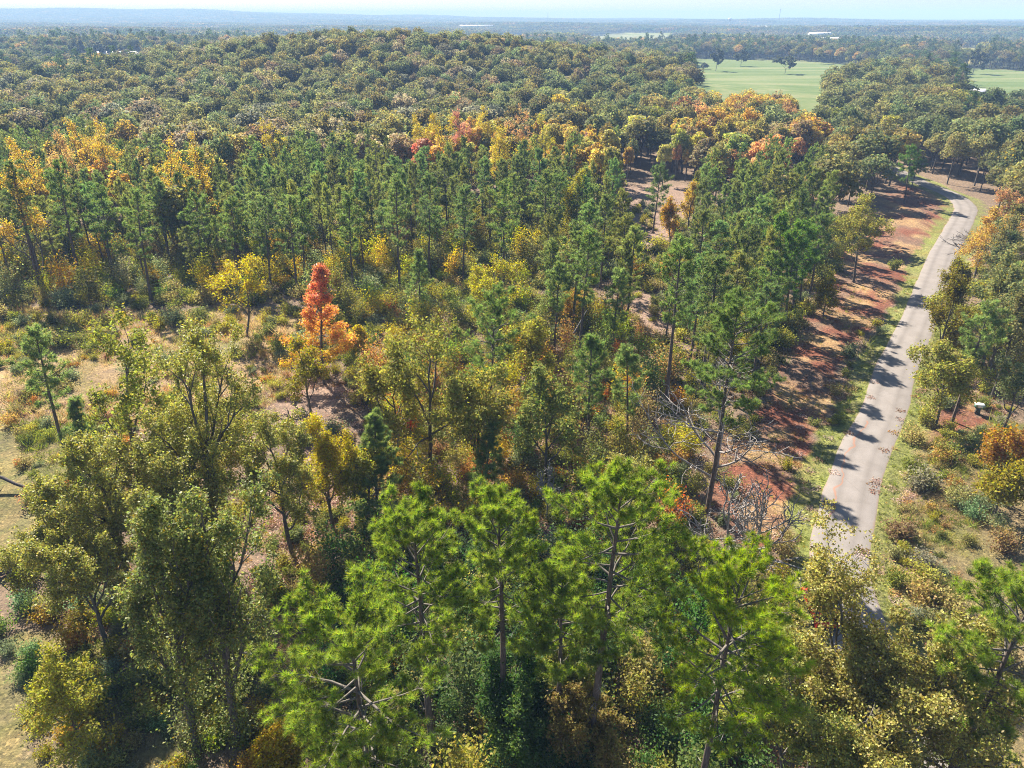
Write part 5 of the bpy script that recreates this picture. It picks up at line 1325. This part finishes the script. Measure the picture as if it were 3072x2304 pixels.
# ------------------------------------------------------------------ buildings
M['whitemetal'] = solid('white_metal_roof', (.74, .72, .72), .5, .4, .8, .06)
M['lilac'] = solid('grey_lilac_metal_roof', (.50, .50, .56), .45, .5, .8, .08)
M['darkroof'] = solid('dark_shingle_roof', (.06, .055, .065), .9, .2, 2., .3)
M['cream'] = solid('cream_siding', (.55, .46, .36), .8, .3, 1.5, .12)
M['greywall'] = solid('grey_blue_siding', (.28, .29, .33), .8, .3, 1.5, .12)
M['whitewall'] = solid('white_siding', (.72, .72, .70), .8, .3, 1.5, .08)
M['stone'] = solid('pale_stone', (.50, .42, .36), .9, .2, 5., .25)
M['pane'] = solid('window_glass', (.04, .05, .06), .08, .7)
M['trim'] = solid('white_trim', (.75, .75, .73), .6, .3)
def house(name, label, cat, loc, rz, L, W, H, rise, wall, roof, windows=4, chimney=False, over=.5, door=True):
    x, y, z = loc
    root = empty(name, (x, y, z-.2), rz, label, cat)
    mb = MB(); mb.box([0, 0, H/2], [L/2, W/2, H/2])
    for s in (-1, 1): mb.tris([[s*L/2, -W/2, H], [s*L/2, W/2, H], [s*L/2, 0, H+rise]], [[0, 1, 2]])
    mb.build('wall', wall, root)
    t = .14
    for s in (-1, 1):
        e = over*rise/(W/2)
        v = [[-L/2-over, 0, H+rise], [L/2+over, 0, H+rise], [L/2+over, s*(W/2+over), H-e], [-L/2-over, s*(W/2+over), H-e]]
        v = np.array(v+[[a, b, c+t] for a, b, c in v], float); v[:, 2] += .02
        mb = MB(); mb.quads(v, [[0, 1, 2, 3], [4, 7, 6, 5], [0, 4, 5, 1], [1, 5, 6, 2], [2, 6, 7, 3], [3, 7, 4, 0]])
        mb.build('roof', roof, root)
    for s in (-1, 1):
        for i in range(windows):
            wx = -L/2+L*(i+.5)/windows
            if door and s == -1 and i == windows//2:
                mb = MB(); mb.box([wx, s*(W/2+.03), 1.05], [.5, .04, 1.05]); mb.build('door', M['trim'], root); continue
            f = empty('window', (wx, s*(W/2+.03), min(1.7, H*.6))); f.parent = root
            mb = MB()
            for q in (-.6, .6): mb.box([q, 0, 0], [.06, .05, .62])
            for q in (-.56, .56): mb.box([0, 0, q], [.54, .05, .06])
            mb.build('frame', M['trim'], f)
            mb = MB(); mb.box([0, -.005*s, 0], [.54, .02, .5]); mb.build('pane', M['pane'], f)
    if chimney:
        mb = MB(); mb.box([L*.28, 0, H+rise+.2], [.55, .55, 1.3]); mb.build('chimney', M['stone'], root)
    return root
def spot(k):
    x, y = SPOTS[k]; return (x, y, float(ground_z(x, y)))
house('ranch_house', 'long low house with a bright white roof behind the far left lawn', 'house', spot('house_a'), radians(8), 26, 10, 3.0, 2.4, M['greywall'], M['whitemetal'], 6)
house('ranch_house', 'shorter house wing with a blue-grey gable right of the long white-roofed house', 'house', spot('house_b'), radians(62), 17, 10, 3.0, 3.0, M['greywall'], M['whitemetal'], 4)
house('barn', 'grey-lilac metal barn between the treetops near the right pasture', 'barn', spot('barn'), radians(4), 9.5, 9, 3.6, 2.6, M['greywall'], M['lilac'], 2)
house('cottage', 'cream cottage with a dark roof just right of the lilac barn', 'house', spot('tan_house'), radians(-6), 13, 7, 3.2, 2.2, M['cream'], M['darkroof'], 4)
house('cottage', 'pale cottage with a stone chimney at the right edge among the oaks', 'house', spot('chimney'), radians(20), 10, 7, 5.5, 2.6, M['cream'], M['whitemetal'], 3, True)
for k_, l_, L_, W_, rz_ in (('shed_a', 'white farm shed left of the tan meadow', 26, 12, .1), ('shed_b', 'bright white long shed below the tan meadow at the right', 34, 12, -.1),
        ('shed_c', 'white shed in the trees beyond the pasture', 30, 14, .2), ('shed_f', 'pale flat building far beyond the lone pasture oak', 46, 18, 0),
        ('shed_d', 'hazy white building below the horizon left of the water tower', 90, 30, .1), ('shed_e', 'long hazy white roof far behind the wooded ridge', 120, 36, 0)):
    x, y, z = spot(k_)
    house('farm_shed', l_, 'shed', (x, y, z+(0 if k_ in ('shed_a', 'shed_b') else 5)), rz_, L_, W_, 5 if L_ < 40 else 9, 2.5, M['whitewall'], M['whitemetal'], 4, door=False)
# water tower and masts on the skyline
x, y, z = spot('tower')
root = empty('water_tower', (x, y, z), 0, 'faint white water tower below the horizon at the right', 'water tower')
mb = MB(); mb.tube([[0, 0, 0], [0, 0, 24], [0, 0, 27]], [3.0, 2.4, 3.4], 10); mb.build('column', M['whitewall'], root, True)
a = np.linspace(-pi/2, pi/2, 9); mb = MB(); mb.tube(np.column_stack([0*a, 0*a, 33+6.5*np.sin(a)]), 8.5*np.cos(a)+.05, 16); mb.build('tank', M['whitewall'], root, True)
def mast(k_, label, H):
    x, y, z = spot(k_)
    root = empty('radio_mast', (x, y, z), 0, label, 'mast')
    c3 = [np.array([cos(t)*1.8, sin(t)*1.8, 0]) for t in (0, 2.09, 4.19)]
    for c in c3:
        mb = MB(); mb.tube([c, c*.5+[0, 0, H]], [.35, .3], 4); mb.build('leg', M['post'], root)
    mb = MB()
    for i in range(14):
        for j in range(3):
            f0, f1 = i/14, (i+1)/14
            mb.tube([c3[j]*(1-.5*f0)+[0, 0, H*f0], c3[(j+1) % 3]*(1-.5*f1)+[0, 0, H*f1]], [.2, .2], 3)
    mb.build('brace', M['post'], root)
mast('mast_a', 'thin dark radio mast on the skyline above the far meadow strip', 62)
mast('mast_b', 'thin radio mast standing on the low hill at the right skyline', 70)

# ------------------------------------------------------------------ trees that stand alone in the pastures
def lone(k_, label, H, R, seed, tint, low=.26):
    x, y = SPOTS[k_]
    w, c, _ = broadleaf(seed, H, R, 1, low, 120, .85)
    root = empty('oak_tree', (x, y, float(ground_z(x, y))), 0, label, 'oak tree')
    w.build('trunk', [M['oakbark'], M['limb']], root, True)
    cr = c.build('crown', M['leaf'], root); cr.color = (*tint, 1)
DG = (.085, .105, .045)
lone('field_oak', 'broad lone oak casting its shadow in the middle of the pasture', 13.5, 10.5, 700, DG)
lone('field_tree_a', 'upright oak at the left side of the pasture', 18, 6, 701, DG)
lone('field_tree_b', 'oak at the back of the pasture beside the far treeline', 15, 7, 702, DG)
lone('field_tree_c', 'small round oak at the back right of the pasture', 10, 6, 703, DG)
lone('field_tree_d', 'oak standing in the far right pasture', 19, 8, 704, DG)
lone('field_tree_e', 'little tree at the left end of the pasture', 5, 3, 705, DG)
for i, (dx, dy, H, R) in enumerate(((0, 0, 15, 8.5), (14, 2, 13, 8), (24, -3, 12, 6))):
    SPOTS['yard_tree'] = (SPOTS['tree_row'][0]+dx, SPOTS['tree_row'][1]+dy)
    lone('yard_tree', ('biggest dark oak', 'middle dark oak', 'smallest dark oak')[i]+' in the row shading the lawn before the white-roofed house', H, R, 710+i, DG, .2)

# ------------------------------------------------------------------ air
def haze():
    mb = MB(); mb.box([0, 7000, 57], [14000, 9500, 68])
    o = mb.build('haze', [bpy.data.materials.new('air')])
    m = o.data.materials[0]; m.use_nodes = True; nt = m.node_tree; nt.nodes.clear()
    out = nt.nodes.new('ShaderNodeOutputMaterial'); v = nt.nodes.new('ShaderNodeVolumePrincipled')
    v.inputs['Color'].default_value = (.34, .54, .92, 1); v.inputs['Density'].default_value = HAZE; v.inputs['Anisotropy'].default_value = -.05; v.inputs['Absorption Color'].default_value = (.35, .45, .75, 1)
    nt.links.new(v.outputs[0], out.inputs['Volume'])
    tag(o, kind='stuff')
HAZE = 3.2e-4
haze()
